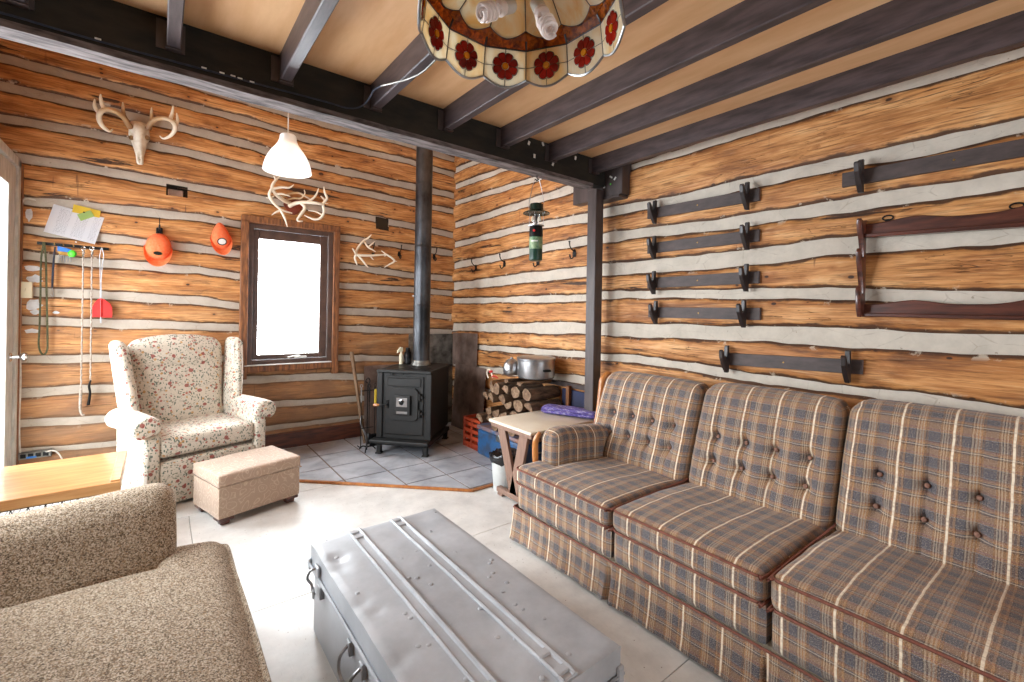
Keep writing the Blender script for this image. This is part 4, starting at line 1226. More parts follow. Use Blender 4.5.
# ------------------------------------------------------------------ stove, pipe and hearth things
def stove():
    ang = math.atan2(-.40, .37)
    fl_ = Vector((1.595, 4.075, .002)); T = thing('wood_stove', 'black cast iron wood stove standing diagonally on the tiled hearth', 'stove', fl_, ang)
    Wd, Dp = .53, .66      # local: x along the front, y to the back
    def O(n, bm, mat=M_IRON, par=None, **k): return obj(n, bm, mat, par or T, False, local=True, **k)
    Z = .016
    bm = B(); box(bm, (.03, .03, .15), (Wd-.03, Dp-.02, .765), .006); body = O('firebox', bm)
    bm = B()
    box(bm, (.0, .0, .765), (Wd, Dp, .790), .006, seg=2)
    tp = O('top_plate', bm)
    bm = B()
    for k in range(5): box(bm, (.07+.085*k, .06, .788), (.115+.085*k, .23, .7935), .002)
    box(bm, (.05, .05, .7895), (Wd-.05, .27, .7915)); O('cooking_grate', bm, M_BLACK, tp)
    bm = B(); box(bm, (.0, .012, .155), (.055, .05, .765), .005); O('corner_column', bm)
    bm = B(); box(bm, (Wd-.055, .012, .155), (Wd, .05, .765), .005); O('corner_column', bm)
    bm = B(); box(bm, (.075, .018, .19), (Wd-.075, .034, .735), .008, seg=2); box(bm, (.10, .010, .64), (Wd-.10, .02, .72), .006); O('front_panel', bm)
    bm = B(); prism(bm, [(.13, .012, .36), (.16, .012, .33), (.38, .012, .33), (.41, .012, .36), (.41, .012, .60), (.38, .012, .63), (.16, .012, .63), (.13, .012, .60)], (0, -.018, 0), .004); dr = O('door', bm)
    bm = B(); box(bm, (.19, -.032, .385), (.345, -.006, .565), .006, seg=2); O('draft_box', bm, M_IRON, dr)
    bm = B(); box(bm, (.212, -.0345, .462), (.318, -.032, .545), .001); O('dial_plate', bm, M_STEEL, dr)
    bm = B(); lathe(bm, [(0, .014), (.014, .012), (.020, .004), (.021, 0)], (0, 0, 0), 20, M=Matrix.Translation((.265, -.0345, .503)) @ Matrix.Rotation(PI/2, 4, 'X')); O('draft_knob', bm, M_BLACK, dr)
    bm = B(); lathe(bm, [(.027, .001), (.022, .003), (.020, 0)], (0, 0, 0), 24, M=Matrix.Translation((.265, -.0348, .503)) @ Matrix.Rotation(PI/2, 4, 'X')); O('dial_ring', bm, M_CHROME, dr)
    bm = B(); box(bm, (.215, -.0345, .398), (.320, -.032, .420), .001); npl = O('name_plate', bm, M_STEEL, dr)
    bm = B()
    for (zz_, yy) in ((.40, .56),): pass
    for zz_ in (.40, .55):
        tube(bm, [(.425, -.002, zz_-.035), (.425, -.002, zz_+.035)], .011, 10); box(bm, (.41, -.004, zz_-.012), (.455, .016, zz_+.012), .003)
    O('hinge', bm, M_IRON, dr)
    bm = B(); tube(bm, [(.115, -.004, .475), (.115, -.03, .475)], .009, 8); box(bm, (.098, -.012, .44), (.13, .012, .51), .004)
    tube(bm, [(.115, -.028, .475), (.075, -.036, .472), (.045, -.036, .470)], .006, 8)
    lt = O('door_latch', bm, M_BLACK)
    bm = B(); tube(bm, smoothpath([(.050, -.036, .470), (.030, -.036, .469), (.0, -.036, .468), (-.012, -.036, .467)], 3), [.006, .013, .014, .006], 10); O('wooden_grip', bm, M_MAPLE, lt)
    bm = B(); box(bm, (-.03, -.075, .125), (Wd+.005, .045, .155), .008, seg=2); O('ash_shelf', bm)
    bm = B(); box(bm, (.0, -.01, .095), (Wd-.01, Dp-.03, .135), .004); O('base_frame', bm)
    for (x, y) in ((.04, .0), (Wd-.04, .0), (.04, Dp-.07), (Wd-.04, Dp-.07)):
        bm = B(); box(bm, (x-.020, y-.020, Z+.004), (x+.020, y+.020, .10), .004); box(bm, (x-.030, y-.030, Z), (x+.030, y+.030, Z+.012), .004); O('leg', bm)
    bm = B(); box(bm, (.13, -.004, .745), (.16, .01, .765), .002); tube(bm, [(.26, -.004, .757), (.26, -.02, .757)], .009, 10); O('damper_pull', bm, M_BLACK)
    # stovepipe goes up through the open loft
    wp = wm(T) @ Vector((Wd/2-.006, Dp*.70, .792))
    P_ = thing('stovepipe', 'tall black stovepipe rising from the wood stove past the beam', 'stovepipe', wp)
    bm = B(); lathe(bm, [(.1, 0), (.1, .012), (.086, .03), (.086, .05)], (0, 0, 0), 32); obj('collar', bm, M_GALV, P_, local=True)
    zc = [0.02, .62, 1.22, 1.86, 2.54]
    for a, b in zip(zc, zc[1:]):
        bm = B(); lathe(bm, [(.084, a), (.084, b-.03), (.0862, b-.028), (.0862, b-.018), (.0845, b-.012), (.082, b)], (0, 0, 0), 36)
        obj('pipe_section', bm, M_PIPE, P_, local=True)
    bm = B(); tube(bm, [(-.084, -.02, .70), (-.115, -.045, .70)], .004, 6); lathe(bm, [(0, -.004), (.012, -.003), (.012, .003), (0, .004)], (-.117, -.046, .70), 12); tube(bm, [(.084, -.02, .70), (.10, -.03, .70)], .004, 6)
    obj('damper_handle', bm, M_STEEL, P_, local=True)
    bm = B()
    lathe(bm, [(0, 0), (.036, 0), (.040, .01), (.034, .03), (.040, .07), (.036, .12), (.026, .13), (.022, .165), (0, .17)], (0, 0, 0), 16)
    p = wm(T) @ Vector((.10, Dp-.16, .792)); bm.transform(Matrix.Translation(p)); f_ = obj('pepper_mill', bm, M_BLACK); tag(f_, 'small black bottle standing on the stove top left of the pipe', 'bottle')
    bm = B()
    p = wm(T) @ Vector((.045, Dp-.20, .792))
    lathe(bm, [(0, 0), (.020, 0), (.020, .10), (.012, .105), (.010, .14), (0, .142)], (0, 0, 0), 12)
    prism(bm, [(-.012, -.01, .13), (-.045, -.01, .115), (-.040, -.01, .14), (-.01, -.01, .175), (.012, -.01, .17), (.014, -.01, .13)], (0, .02, 0))
    bm.transform(Matrix.Translation(p)); f_ = obj('spray_bottle', bm, M_IVORY); tag(f_, 'cream trigger spray bottle on the stove top beside the black bottle', 'bottle')
stove()

def sheet(name, pts, off, mat, label, cat):
    bm = B(); prism(bm, pts, off, .0015); return tag(obj(name, bm, mat, None, False), label, cat)
sheet('heat_shield', [(2.20, 4.675, .02), (2.77, 4.675, .02), (2.77, 4.69, 1.075), (2.20, 4.69, 1.08)], (0, .005, 0), M_GALV, 'mottled galvanised sheet standing behind the stovepipe', 'heat shield')
sheet('wall_panel', [(2.750, 4.66, .72), (2.750, 4.135, .72), (2.752, 4.135, 1.105), (2.752, 4.66, 1.09)], (.005, 0, 0), M_SHIELD, 'upper dark brown metal panel fixed to the right wall behind the stove', 'heat shield')
sheet('leaning_panel', [(2.69, 4.56, .017), (2.69, 3.93, .017), (2.735, 3.93, .74), (2.735, 4.56, .74)], (.006, 0, 0), M_SHIELD, 'lower brown metal panel leaning on the right wall beside the stove', 'heat shield')
sheet('back_panel', [(1.69, 4.62, .017), (2.15, 4.62, .017), (2.15, 4.66, .755), (1.69, 4.66, .755)], (0, .006, 0), M_SHIELD, 'brown metal panel leaning on the far wall left of the stove', 'heat shield')

# fire tools
def fire_tools():
    c = Vector((1.55, 4.17, .017))
    T = thing('fire_tool_stand', 'black stand of fireplace tools at the left side of the stove', 'fire tools', c)
    bm = B(); tube(bm, [(0, 0, .012), (0, 0, .62)], .006, 8); tube(bm, smoothpath([(0, 0, .62), (.02, 0, .66), (0, 0, .69), (-.02, 0, .66), (0, 0, .64)], 4), .005, 8)
    tube(bm, [(-.07, 0, .57), (.07, 0, .57)], .005, 8); tube(bm, [(-.06, 0, .22), (.06, 0, .22)], .004, 8); obj('pole', bm, M_BLACK, T, local=True)
    bm = B()
    for a in (0, 2.1, 4.2): tube(bm, smoothpath([(0, 0, .04), (.05*math.cos(a), .05*math.sin(a), .04), (.085*math.cos(a), .085*math.sin(a), .008)], 4), .006, 6)
    obj('base', bm, M_BLACK, T, local=True)
    for k, (x, lab, cat) in enumerate(((-.065, 'black poker with a hooked tip hanging on the fire tool stand', 'poker'), (.065, 'black ash shovel with a yellow strap hanging on the fire tool stand', 'shovel'), (.0, 'black ash brush hanging on the fire tool stand', 'brush'))):
        U_ = thing(('poker', 'ash_shovel', 'hearth_brush')[k], lab, cat, c+Vector((x, (-.014 if k < 2 else -.045), 0)))
        bm = B(); tube(bm, smoothpath([(0, 0, .60), (.012, 0, .62), (0, 0, .635), (-.012, 0, .62), (0, 0, .60)], 3), .003, 6); tube(bm, [(0, 0, .60), (0, 0, .47)], .007, 8); obj('handle', bm, M_STEEL if k == 0 else M_BLACK, U_, local=True)
        bm = B()
        if k == 0: tube(bm, smoothpath([(0, 0, .47), (0, 0, .10), (0, 0, .05), (-.03, 0, .07)], 4), .004, 8)
        elif k == 1: tube(bm, [(0, 0, .47), (0, 0, .16)], .004, 8); box(bm, (-.045, -.008, .04), (.045, .004, .16), .006)
        else: tube(bm, [(0, 0, .47), (0, 0, .16)], .004, 8); box(bm, (-.018, -.018, .08), (.018, .012, .18), .01)
        obj('shaft', bm, M_BLACK, U_, local=True)
        if k == 1:
            bm = B(); box(bm, (-.010, -.016, .42), (.012, -.008, .58), .003); obj('strap', bm, M_YEL, U_, local=True)
fire_tools()
def broom():
    a = at(351.5, 352, Y=4.66); b = Vector((1.60, 4.36, .034))
    T = thing('wooden_pole', 'worn wooden handled stick leaning on the far wall left of the stove', 'stick', b)
    bm = B(); tube(bm, [b+(a-b)*t for t in (0, .2, .5, .8, 1)], [.013, .015, .016, .018, .020], 10); obj('shaft', bm, simple('grey_stick', (132, 104, 78), (92, 68, 48), 8, .7, stretch=(1, 1, .3)), T)
    bm = B(); d = (a-b)
    tube(bm, smoothpath([b+d*.30+Vector((.0, -.02, 0)), b+d*.22+Vector((-.02, -.03, 0)), b+d*.15+Vector((-.005, -.03, 0)), b+d*.10+Vector((.01, -.03, 0)), b+Vector((.03, -.02, 0))], 4), .008, 8); obj('metal_grab', bm, M_STEEL, T)
broom()

# ------------------------------------------------------------------ end table with towel
def end_table():
    zt = .55; x0, x1, y0, y1 = 1.955, 2.70, 2.275, 2.765
    T = thing('end_table', 'cream topped trestle side table at the far end of the sofa', 'table', ((x0+x1)/2, (y0+y1)/2, 0))
    bm = B(); box(bm, (x0, y0, zt-.022), (x1, y1, zt), .006, seg=2); obj('table_top', bm, M_CREAM, T)
    bm = B(); box(bm, (x0+.012, y0+.012, zt-.052), (x1-.012, y1-.012, zt-.022), .004); obj('apron', bm, M_TAUPE, T, False)
    yc = (y0+y1)/2
    for xx in (x0+.035, x1-.065):
        tr = None
        bm = B()
        def band(a, b, wa, wb):   # slanted plank in the YZ plane
            (ya, za), (yb, zb) = a, b
            prism(bm, [(xx, ya-wa, za), (xx, ya+wa, za), (xx, yb+wb, zb), (xx, yb-wb, zb)], (.026, 0, 0), .003)
        band((yc-.02, .055), (yc+.135, zt-.053), .045, .045); band((yc-.02, .055), (yc-.125, zt-.053), .045, .045)
        obj('trestle_leg', bm, M_TAUPE, T, False)
        bm = B(); box(bm, (xx-.008, yc-.20, .022), (xx+.034, yc+.17, .060), .006, seg=2)
        box(bm, (xx-.006, yc-.19, .0), (xx+.032, yc-.13, .024), .004); box(bm, (xx-.006, yc+.10, .0), (xx+.032, yc+.16, .024), .004)
        obj('foot_bar', bm, M_TAUPE, T, False)
    bm = B(); box(bm, (x0+.05, yc-.045, .16), (x1-.05, yc-.020, .23), .004); obj('stretcher', bm, M_TAUPE, T, False)
    # towel
    a = at(541, 413, Z=.555); b = at(594, 420, Z=.555)
    bm = B()
    d = (b-a); d.z = 0; L_ = d.length; u = d.normalized(); v = Vector((-u.y, u.x, 0))
    if v.x < 0: v = -v
    nseg = 28; pr = 30
    rings = []
    for i in range(nseg+1):
        s = L_*i/nseg; c = a+u*s+v*.075; c.z = .5505
        ring = []
        e = min(1.0, (min(i, nseg-i)+.35)/1.6)
        for k in range(pr):
            t = 2*PI*k/pr; cx_, sz = math.cos(t), math.sin(t)
            rx = .082*(abs(cx_)**.75)*(1 if cx_ > 0 else -1)*(.93+.07*e); rz = .031*(abs(sz)**.7)*(1 if sz > 0 else -1)*(.75+.25*e)
            n_ = .007*noise.noise(Vector((s*12, cx_*2, sz*2)))+.004*math.sin(s*30+cx_*3)
            p = c+v*(rx*(1+n_*3)); p.z += .031+rz+n_*(.6 if sz > 0 else 0)
            if sz < 0: p.z = max(p.z, .5505)
            if cx_ < -.6 and abs(sz) < .5: p += v*.006*math.cos(sz*14)
            ring.append(bm.verts.new(p))
        rings.append(ring)
    for p_, q_ in zip(rings, rings[1:]):
        for k in range(pr): bm.faces.new((p_[k], p_[(k+1) % pr], q_[(k+1) % pr], q_[k]))
    bm.faces.new(rings[0]); bm.faces.new(rings[-1][::-1])
    tag(obj('folded_towel', bm, M_PURP), 'folded purple woven blanket on the cream side table', 'blanket')
end_table()

# waste bin
def bin_():
    c = at(499.5, 491, Z=0); c = Vector((2.10, 2.744, 0))
    T = thing('waste_bin', 'small milky plastic waste bin with black liner beside the side table', 'bin', (c.x, c.y, 0))
    bm = B(); lathe(bm, [(0, .004), (.080, .004), (.084, 0), (.086, .02), (.106, .245), (.112, .247), (.112, .258), (.104, .258), (.082, .012), (0, .012)], (0, 0, 0), 32); obj('bucket', bm, M_PLASW, T, local=True)
    bm = B(); rings = []
    for (r_, z) in ((.109, .205), (.117, .225), (.120, .258), (.114, .276), (.098, .270), (.078, .262), (.055, .275), (.030, .262), (.0, .268)):
        ring = []
        for k in range(36):
            a = 2*PI*k/36; n_ = noise.noise(Vector((math.cos(a)*2.4, math.sin(a)*2.4, z*20)))
            n2 = noise.noise(Vector((math.cos(a)*6, math.sin(a)*6, z*9+3)))
            rr = r_*(1+.05*n_+.03*n2) if r_ > .1 else r_*(1+.2*n_)
            ring.append(bm.verts.new((rr*math.cos(a), rr*math.sin(a), z+.020*n_+.014*n2)))
        rings.append(ring)
    for a, b in zip(rings, rings[1:]):
        for k in range(36): bm.faces.new((a[k], a[(k+1) % 36], b[(k+1) % 36], b[k]))
    bmesh.ops.remove_doubles(bm, verts=bm.verts, dist=1e-5)
    obj('bin_liner', bm, M_BAG, T, local=True, angle=70)
bin_()

# blue chest and red crate under the firewood
def cooler():
    T = thing('blue_chest', 'worn blue metal chest under the stacked firewood', 'chest', (2.56, 3.18, .017))
    bm = B(); box(bm, (-.20, -.34, 0), (.20, .34, .235), .020, seg=3); obj('body', bm, M_BLUE, T, local=True)
    bm = B(); box(bm, (-.205, -.345, .238), (.205, .345, .275), .010, seg=2); obj('lid', bm, simple('rusty_blue_lid', (150, 104, 74), (56, 92, 128), 6, .55, bump=.1, det=6), T, local=True)
    bm = B(); box(bm, (-.212, -.03, .19), (-.200, .03, .25), .004); obj('latch', bm, M_STEEL, T, local=True)
    bm = B(); tube(bm, smoothpath([(-.05, -.342, .17), (-.05, -.365, .16), (.05, -.365, .16), (.05, -.342, .17)], 4), .006, 8); obj('handle', bm, M_STEEL, T, local=True)
cooler()
def crate():
    T = thing('plastic_crate', 'red orange slatted plastic crate behind the blue chest', 'crate', (2.57, 3.68, .017))
    bm = B(); w_, d_, h_ = .17, .145, .29
    box(bm, (-w_, -d_, 0), (w_, d_, .012))
    for z in (.02, .085, .15, .215, .262): 
        for (a, b, c, d) in ((-w_, -w_+.008, -d_, d_), (w_-.008, w_, -d_, d_), (-w_, w_, -d_, -d_+.008), (-w_, w_, d_-.008, d_)): box(bm, (a, c, z), (b, d, z+(.034 if z < .26 else .028)))
    for (x, y) in ((-w_, -d_), (w_-.018, -d_), (-w_, d_-.018), (w_-.018, d_-.018), (-w_, -.01), (w_-.018, -.01)): box(bm, (x-.003, y-.003, 0), (x+.021, y+.021, h_), .003)
    tag(obj('rim_and_slats', bm, M_ORANGEP, T, False, local=True), '', ''); 
    o = bpy.data.objects['rim_and_slats']; del o['label']; del o['category']
crate()

# firewood: each split log is its own thing
def firewood():
    rnd = random.Random(11)
    def log(y, z, r, ln, x0, wedge, rot, label, yaw_=0.0):
        bm = B(); n = 14; rings = []
        prof = []
        for k in range(n):
            a = 2*PI*k/n+rot
            rr = r*(1+.10*math.sin(2*a+y*9)+.06*rnd.uniform(-1, 1))
            px, pz = math.cos(a)*rr, math.sin(a)*rr
            if wedge:
                ca, sa = math.cos(wedge), math.sin(wedge); d = px*ca+pz*sa
                if d > r*.15: px -= (d-r*.15)*ca; pz -= (d-r*.15)*sa
            prof.append((px, pz))
        ns_ = 9
        for s in range(ns_):
            t = s/(ns_-1); x = x0+ln*t; ring = []
            for (px, pz) in prof:
                q = 1+.05*noise.noise(Vector((t*4, px*20, z*11)))
                ring.append(bm.verts.new((x+(.006*rnd.uniform(-1, 1) if s in (0, ns_-1) else 0), y+px*q+yaw_*ln*t+.004*math.sin(t*5+y*20), z+pz*q)))
            rings.append(ring)
        for a, b in zip(rings, rings[1:]):
            for k in range(n):
                f = bm.faces.new((a[k], a[(k+1) % n], b[(k+1) % n], b[k]))
                if wedge:
                    mx_ = (prof[k][0]+prof[(k+1) % n][0])/2; mz_ = (prof[k][1]+prof[(k+1) % n][1])/2
                    if mx_*math.cos(wedge)+mz_*math.sin(wedge) > r*.08: f.material_index = 2
        c0 = bm.verts.new((x0+.004, y, z)); c1 = bm.verts.new((x0+ln-.002, y+yaw_*ln, z))
        for k in range(n):
            f = bm.faces.new((c0, rings[0][(k+1) % n], rings[0][k])); f.material_index = 1
            f = bm.faces.new((c1, rings[-1][k], rings[-1][(k+1) % n])); f.material_index = 1
        o = obj('firewood_log', bm, (M_BARK, M_END, M_SPLIT), None, True, angle=50)
        tag(o, label, 'firewood', 'firewood stacked beside the stove')
    rows = [(.356, [(3.02, .058), (3.145, .060), (3.275, .062), (3.40, .055), (3.52, .056), (2.90, .050)]),
            (.455, [(2.95, .055), (3.08, .058), (3.205, .060), (3.335, .062), (3.46, .056)]),
            (.560, [(2.88, .054), (3.01, .062), (3.14, .056), (3.265, .060), (3.395, .058), (3.50, .046)]),
            (.665, [(2.93, .058), (3.06, .060), (3.18, .054), (3.30, .055), (3.43, .062)])]
    rn = ['bottom row of the woodpile', 'second lowest row of the woodpile', 'second highest row of the woodpile', 'top row of the woodpile']
    pn = ['first from the right', 'second from the right', 'third from the right', 'fourth from the right', 'fifth from the right', 'sixth from the right']
    for ri, (z, it) in enumerate(rows):
        it = sorted(it)
        for k, (y, r_) in enumerate(it):
            w_ = rnd.choice([0, 0, 1.2, 2.6, -1.1])
            log(y-.06+.006*rnd.uniform(-1, 1), z, r_*.90, .315+.02*rnd.uniform(-1, 1), 2.365+.030*rnd.uniform(-1, 1)+.008*ri, w_, rnd.random()*3, f'split log, {rn[ri]}, {pn[k]}', .02*rnd.uniform(-1, 1))
    # long pieces lying across the top
    log(2.915, .760, .028, .34, 2.37, 1.6, 0, 'thin flat split piece of firewood under the stockpot')
    log(3.100, .762, .028, .34, 2.37, 1.4, 1, 'thin flat split piece of firewood under the aluminium bowl')
firewood()
def rack_posts():
    T = thing('wood_bin', 'dark wooden woodbin rail and post behind the firewood', 'wood bin', (2.72, 2.80, .001))
    bm = B(); box(bm, (2.752, 2.46, .715), (2.770, 3.20, .755), .003); obj('rail', bm, M_POST, T, False)
    bm = B(); box(bm, (2.712, 2.680, .0), (2.748, 2.715, .735), .003); obj('upright', bm, M_CAS, T, False)
    bm = B(); box(bm, (2.752, 2.46, .0), (2.768, 2.80, .70), .003); obj('backboard', bm, simple('dark_blue_board', (34, 42, 78), (22, 26, 50), 5, .6), T, False)
rack_posts()
def stockpot():
    z0 = .788
    c = (2.56, 2.925, z0)
    T = thing('stockpot', 'wide brushed aluminium pressure canner pot on top of the firewood', 'pot', c)
    bm = B(); lathe(bm, [(0, .003), (.145, 0), (.158, .010), (.161, .03), (.161, .150), (.166, .152), (.167, .158), (.160, .162), (.155, .158), (.153, .02), (0, .012)], (0, 0, 0), 48); obj('body', bm, M_STEEL, T, local=True)
    bm = B(); lathe(bm, [(.168, .158), (.169, .172), (.160, .180), (.10, .186), (0, .188)], (0, 0, 0), 48); obj('lid', bm, M_STEEL, T, local=True)
    for a in (PI*.95, -PI*.05, ):
        bm = B(); box(bm, (-.035, .156, .070), (.035, .185, .090), .008, M=Matrix.Rotation(a, 4, 'Z'), seg=2); obj('handle', bm, M_BLACK, T, local=True)
    c = (2.48, 3.165, .793)
    T = thing('metal_bowl', 'upturned rounded dull aluminium bowl beside the stockpot on the firewood', 'bowl', c)
    bm = B(); lathe(bm, [(0, .002), (.062, 0), (.074, .012), (.078, .05), (.070, .095), (.050, .125), (.030, .138), (.012, .142), (.012, .152), (0, .156)], (0, 0, 0), 36); obj('body', bm, M_STEEL, T, local=True)
    p = Vector((2.42, 3.36, .735))
    T = thing('clamp', 'small pale metal trivet and clamps lying at the left end of the woodpile top', 'clamp', p)
    bm = B()
    tube(bm, smoothpath([(-.02, .05, .0), (-.03, .06, .05), (-.03, .03, .085), (-.02, .0, .05), (-.02, -.02, .01)], 4), .007, 8)
    obj('loop', bm, M_BONE, T, local=True)
    bm = B(); tube(bm, smoothpath([(-.02, -.01, .015), (-.03, -.05, .035), (-.02, -.10, .02)], 4), .007, 8); lathe(bm, [(0, 0), (.018, .002), (.018, .02), (0, .024)], (-.02, .01, .055), 12); obj('arm', bm, M_RED, T, local=True)
stockpot()

# ------------------------------------------------------------------ painted wall racks on the right wall
def bracket_mesh(y, z, H=.165, back=XB-.027, out=.085):
    """forked cradle standing out of the board, outline in the XZ plane, extruded along Y"""
    bm = B(); b = back
    pts = [(b, -.5*H), (b-.022, -.5*H), (b-.050, -.28*H), (b-out, .06*H), (b-out-.006, .30*H), (b-out+.004, .36*H), (b-out+.018, .30*H), (b-out+.030, .08*H), (b-.040, -.02*H), (b-.026, .10*H), (b-.024, .47*H), (b-.016, .5*H), (b, .5*H)]
    prism(bm, [(x, y-.011, z+dz) for x, dz in pts], (0, .022, 0), .003)
    return bm
def wall_rack(pL, pR, hw, brs, label, name='wall_rack'):
    """pL/pR: surveyed centre line of the board; brs: surveyed bracket positions (x, centre y)"""
    a = at(*pL, X=XB-.02); b = at(*pR, X=XB-.02)
    T = thing(name, label, 'wall rack', (XB-.01, (a.y+b.y)/2, min(a.z, b.z)-hw), group='painted wooden racks on the right log wall')
    bm = B(); c = (a+b)/2; L_ = (b-a).length
    # board: slightly tilted along the wall
    sl = (b.z-a.z)/(b.y-a.y)
    pts = [(XB-.029, a.y, a.z-hw), (XB-.029, a.y, a.z+hw), (XB-.029, b.y, b.z+hw), (XB-.029, b.y, b.z-hw)]
    prism(bm, pts, (.022, 0, 0), .0015); obj('board', bm, M_RACK, T, False)
    for (x, y) in brs:
        p = at(x, y, X=XB-.06)
        bm = bracket_mesh(p.y, a.z+(p.y-a.y)*sl); obj('bracket', bm, M_RACKD, T, False)
    bm = B()
    for t in (.5,):
        p = a+(b-a)*t; lathe(bm, [(0, .003), (.004, .002), (.005, 0)], (0, 0, 0), 8, M=Matrix.Translation((XB-.029, p.y, p.z)) @ Matrix.Rotation(-PI/2, 4, 'Y'))
    obj('screw', bm, M_BRASS, T)
    # packing block so that the board touches the hewn logs
    return T
wall_rack((648, 214), (759.5, 194.5), .036, [(653, 212), (745.5, 196)], 'painted board rack with two forked brackets, top of the column of four by the post')
wall_rack((648, 248.7), (759.5, 235.2), .036, [(652.5, 248), (745.5, 238)], 'painted board rack with two forked brackets, second from the top in the column of four')
wall_rack((648, 283.2), (759.5, 277.2), .036, [(652, 283), (744.5, 279)], 'painted board rack with two forked brackets, third from the top in the column of four')
wall_rack((649, 312.3), (760.5, 314), .036, [(654, 315), (742, 317.5)], 'painted board rack with two forked brackets, lowest of the column of four')
wall_rack((721, 358.4), (863, 367.2), .036, [(725, 358.7), (846.5, 366)], 'painted board rack with two forked brackets just above the middle of the sofa back')
wall_rack((842.5, 180.5), (1110, 132), .036, [(859.5, 180), (1095, 134)], 'long painted board rack high on the right wall above the mahogany gun rack')
def gun_rack():
    a = at(862, 229, X=XB-.03); z2 = at(862, 308, X=XB-.03).z
    y1 = a.y; y0 = -.55
    T = thing('gun_rack', 'dark mahogany gun rack with scalloped rails and curved hooked side', 'gun rack', (XB-.01, .3, z2-.05))
    rt = at(1024, 216, X=XB-.03)
    sl1 = (rt.z-a.z)/(rt.y-a.y); rb = at(1024, 310, X=XB-.03); sl2 = (rb.z-z2)/(rb.y-y1)
    for zc, sl, h, scal in ((a.z, sl1, .040, 1), (z2, sl2, .036, 1)):
        bm = B(); n = 70
        A_ = []
        for k in range(n+1):
            y = y1-(y1-y0)*k/n; s = y1-y
            wv = .010*math.sin(s*2*PI/.42-1.4)+.022*math.exp(-((s-.72)/.22)**2)+.008*math.cos(s*2*PI/.20)*(.3)
            zt_ = zc+sl*(y-y1)+h*.75+wv; zb_ = zc+sl*(y-y1)-h
            A_.append([bm.verts.new((x, y, z)) for x, z in ((XB-.030, zb_), (XB-.030, zt_-.004), (XB-.026, zt_), (XB-.008, zt_), (XB-.008, zb_))])
        for p, q in zip(A_, A_[1:]):
            for i in range(5): bm.faces.new((p[i], p[(i+1) % 5], q[(i+1) % 5], q[i]))
        bm.faces.new(A_[0]); bm.faces.new(A_[-1][::-1])
        ra = obj('rail', bm, M_MAHOG, T, angle=30)
        bm = B(); box(bm, (XB-.055, y0, zc-h-.006), (XB-.008, y1, zc-h+.012), .003)
        M_ = Matrix.Translation((0, y1, zc)) ; sh = Matrix.Identity(4); sh[2][1] = sl; bm.transform(Matrix.Translation((0, y1, 0)) @ sh @ Matrix.Translation((0, -y1, 0))); obj('ledge', bm, M_MAHOG, T, False)
    for yy in (y1-.004, y0+.02):
        bm = B(); top = a.z+.045; bot = z2-.045; H = top-bot; b = XB-.008
        # back stem with three S-shaped hooks
        pts = [(b, bot), (b-.060, bot), (b-.082, bot+.08*H), (b-.092, bot+.27*H), (b-.080, bot+.31*H), (b-.066, bot+.25*H), (b-.052, bot+.20*H), (b-.036, bot+.24*H),
               (b-.040, bot+.34*H), (b-.060, bot+.46*H), (b-.088, bot+.56*H), (b-.096, bot+.66*H), (b-.082, bot+.695*H), (b-.068, bot+.64*H), (b-.052, bot+.585*H), (b-.034, bot+.62*H),
               (b-.040, bot+.72*H), (b-.062, bot+.82*H), (b-.088, bot+.90*H), (b-.094, bot+.98*H), (b-.082, bot+1.0*H), (b-.064, bot+.97*H), (b-.030, bot+.985*H), (b, top)]
        prism(bm, [(x, yy-.010, z) for x, z in pts], (0, .020, 0), .004); obj('hooked_side', bm, M_MAHOG, T)
    for px in (888, 1017):
        p = at(px, 221 if px < 900 else 206, X=XB-.012); p.z = a.z+sl1*(p.y-y1)+.040
        bm = B(); tube(bm, [(p.x-.004, p.y+.020*math.cos(2*PI*k/14), p.z+.006+.012*math.sin(2*PI*k/14)) for k in range(14)], .0035, 6, closed=True)
        box(bm, (p.x-.004, p.y-.01, p.z-.02), (p.x, p.y+.01, p.z), .001)
        obj('hanger_ring', bm, M_BLACK, T)
gun_rack()

# coat hooks
def coat_hook(p, wall, label, sc=1.0):
    T = thing('coat_hook', label, 'hook', p, 0, 'black coat hooks on the log walls')
    n = Vector((0, -1, 0)) if wall == 'A' else Vector((-1, 0, 0)); s = Vector((1, 0, 0)) if wall == 'A' else Vector((0, -1, 0)); u = Vector((0, 0, 1))
    def q(a, b, c): return (n*a+s*b+u*c)*sc
    bm = B(); prism(bm, [q(0, -.016, -.03), q(0, .016, -.03), q(0, .020, .0), q(0, .012, .030), q(0, 0, .038), q(0, -.012, .030), q(0, -.020, .0)], n*.006*sc, .001); obj('back_plate', bm, M_BLACK, T, local=True)
    bm = B(); tube(bm, smoothpath([q(.004, 0, .02), q(.03, 0, .03), (q(.055, 0, .055)), q(.062, 0, .09)], 5), [.006*sc, .005*sc, .005*sc, .006*sc], 8)
    lathe(bm, [(0, 0), (.009*sc, .004*sc), (.009*sc, .010*sc), (0, .015*sc)], q(.063, 0, .088), 10); obj('upper_hook', bm, M_BLACK, T, local=True)
    bm = B(); tube(bm, smoothpath([q(.004, 0, -.01), q(.022, 0, -.040), q(.045, 0, -.045), q(.056, 0, -.022)], 5), [.006*sc, .005*sc, .005*sc, .006*sc], 8)
    lathe(bm, [(0, 0), (.008*sc, .004*sc), (.008*sc, .009*sc), (0, .013*sc)], q(.057, 0, -.024), 10); obj('lower_hook', bm, M_BLACK, T, local=True)
coat_hook(at(476, 268, X=XB-.012), 'B', 'black coat hook on the right log wall, nearest the room corner')
coat_hook(at(504.5, 264, X=XB-.012), 'B', 'black coat hook on the right log wall, second from the room corner')
coat_hook(at(538, 262, X=XB-.012), 'B', 'black coat hook on the right log wall, half hidden behind the lantern')
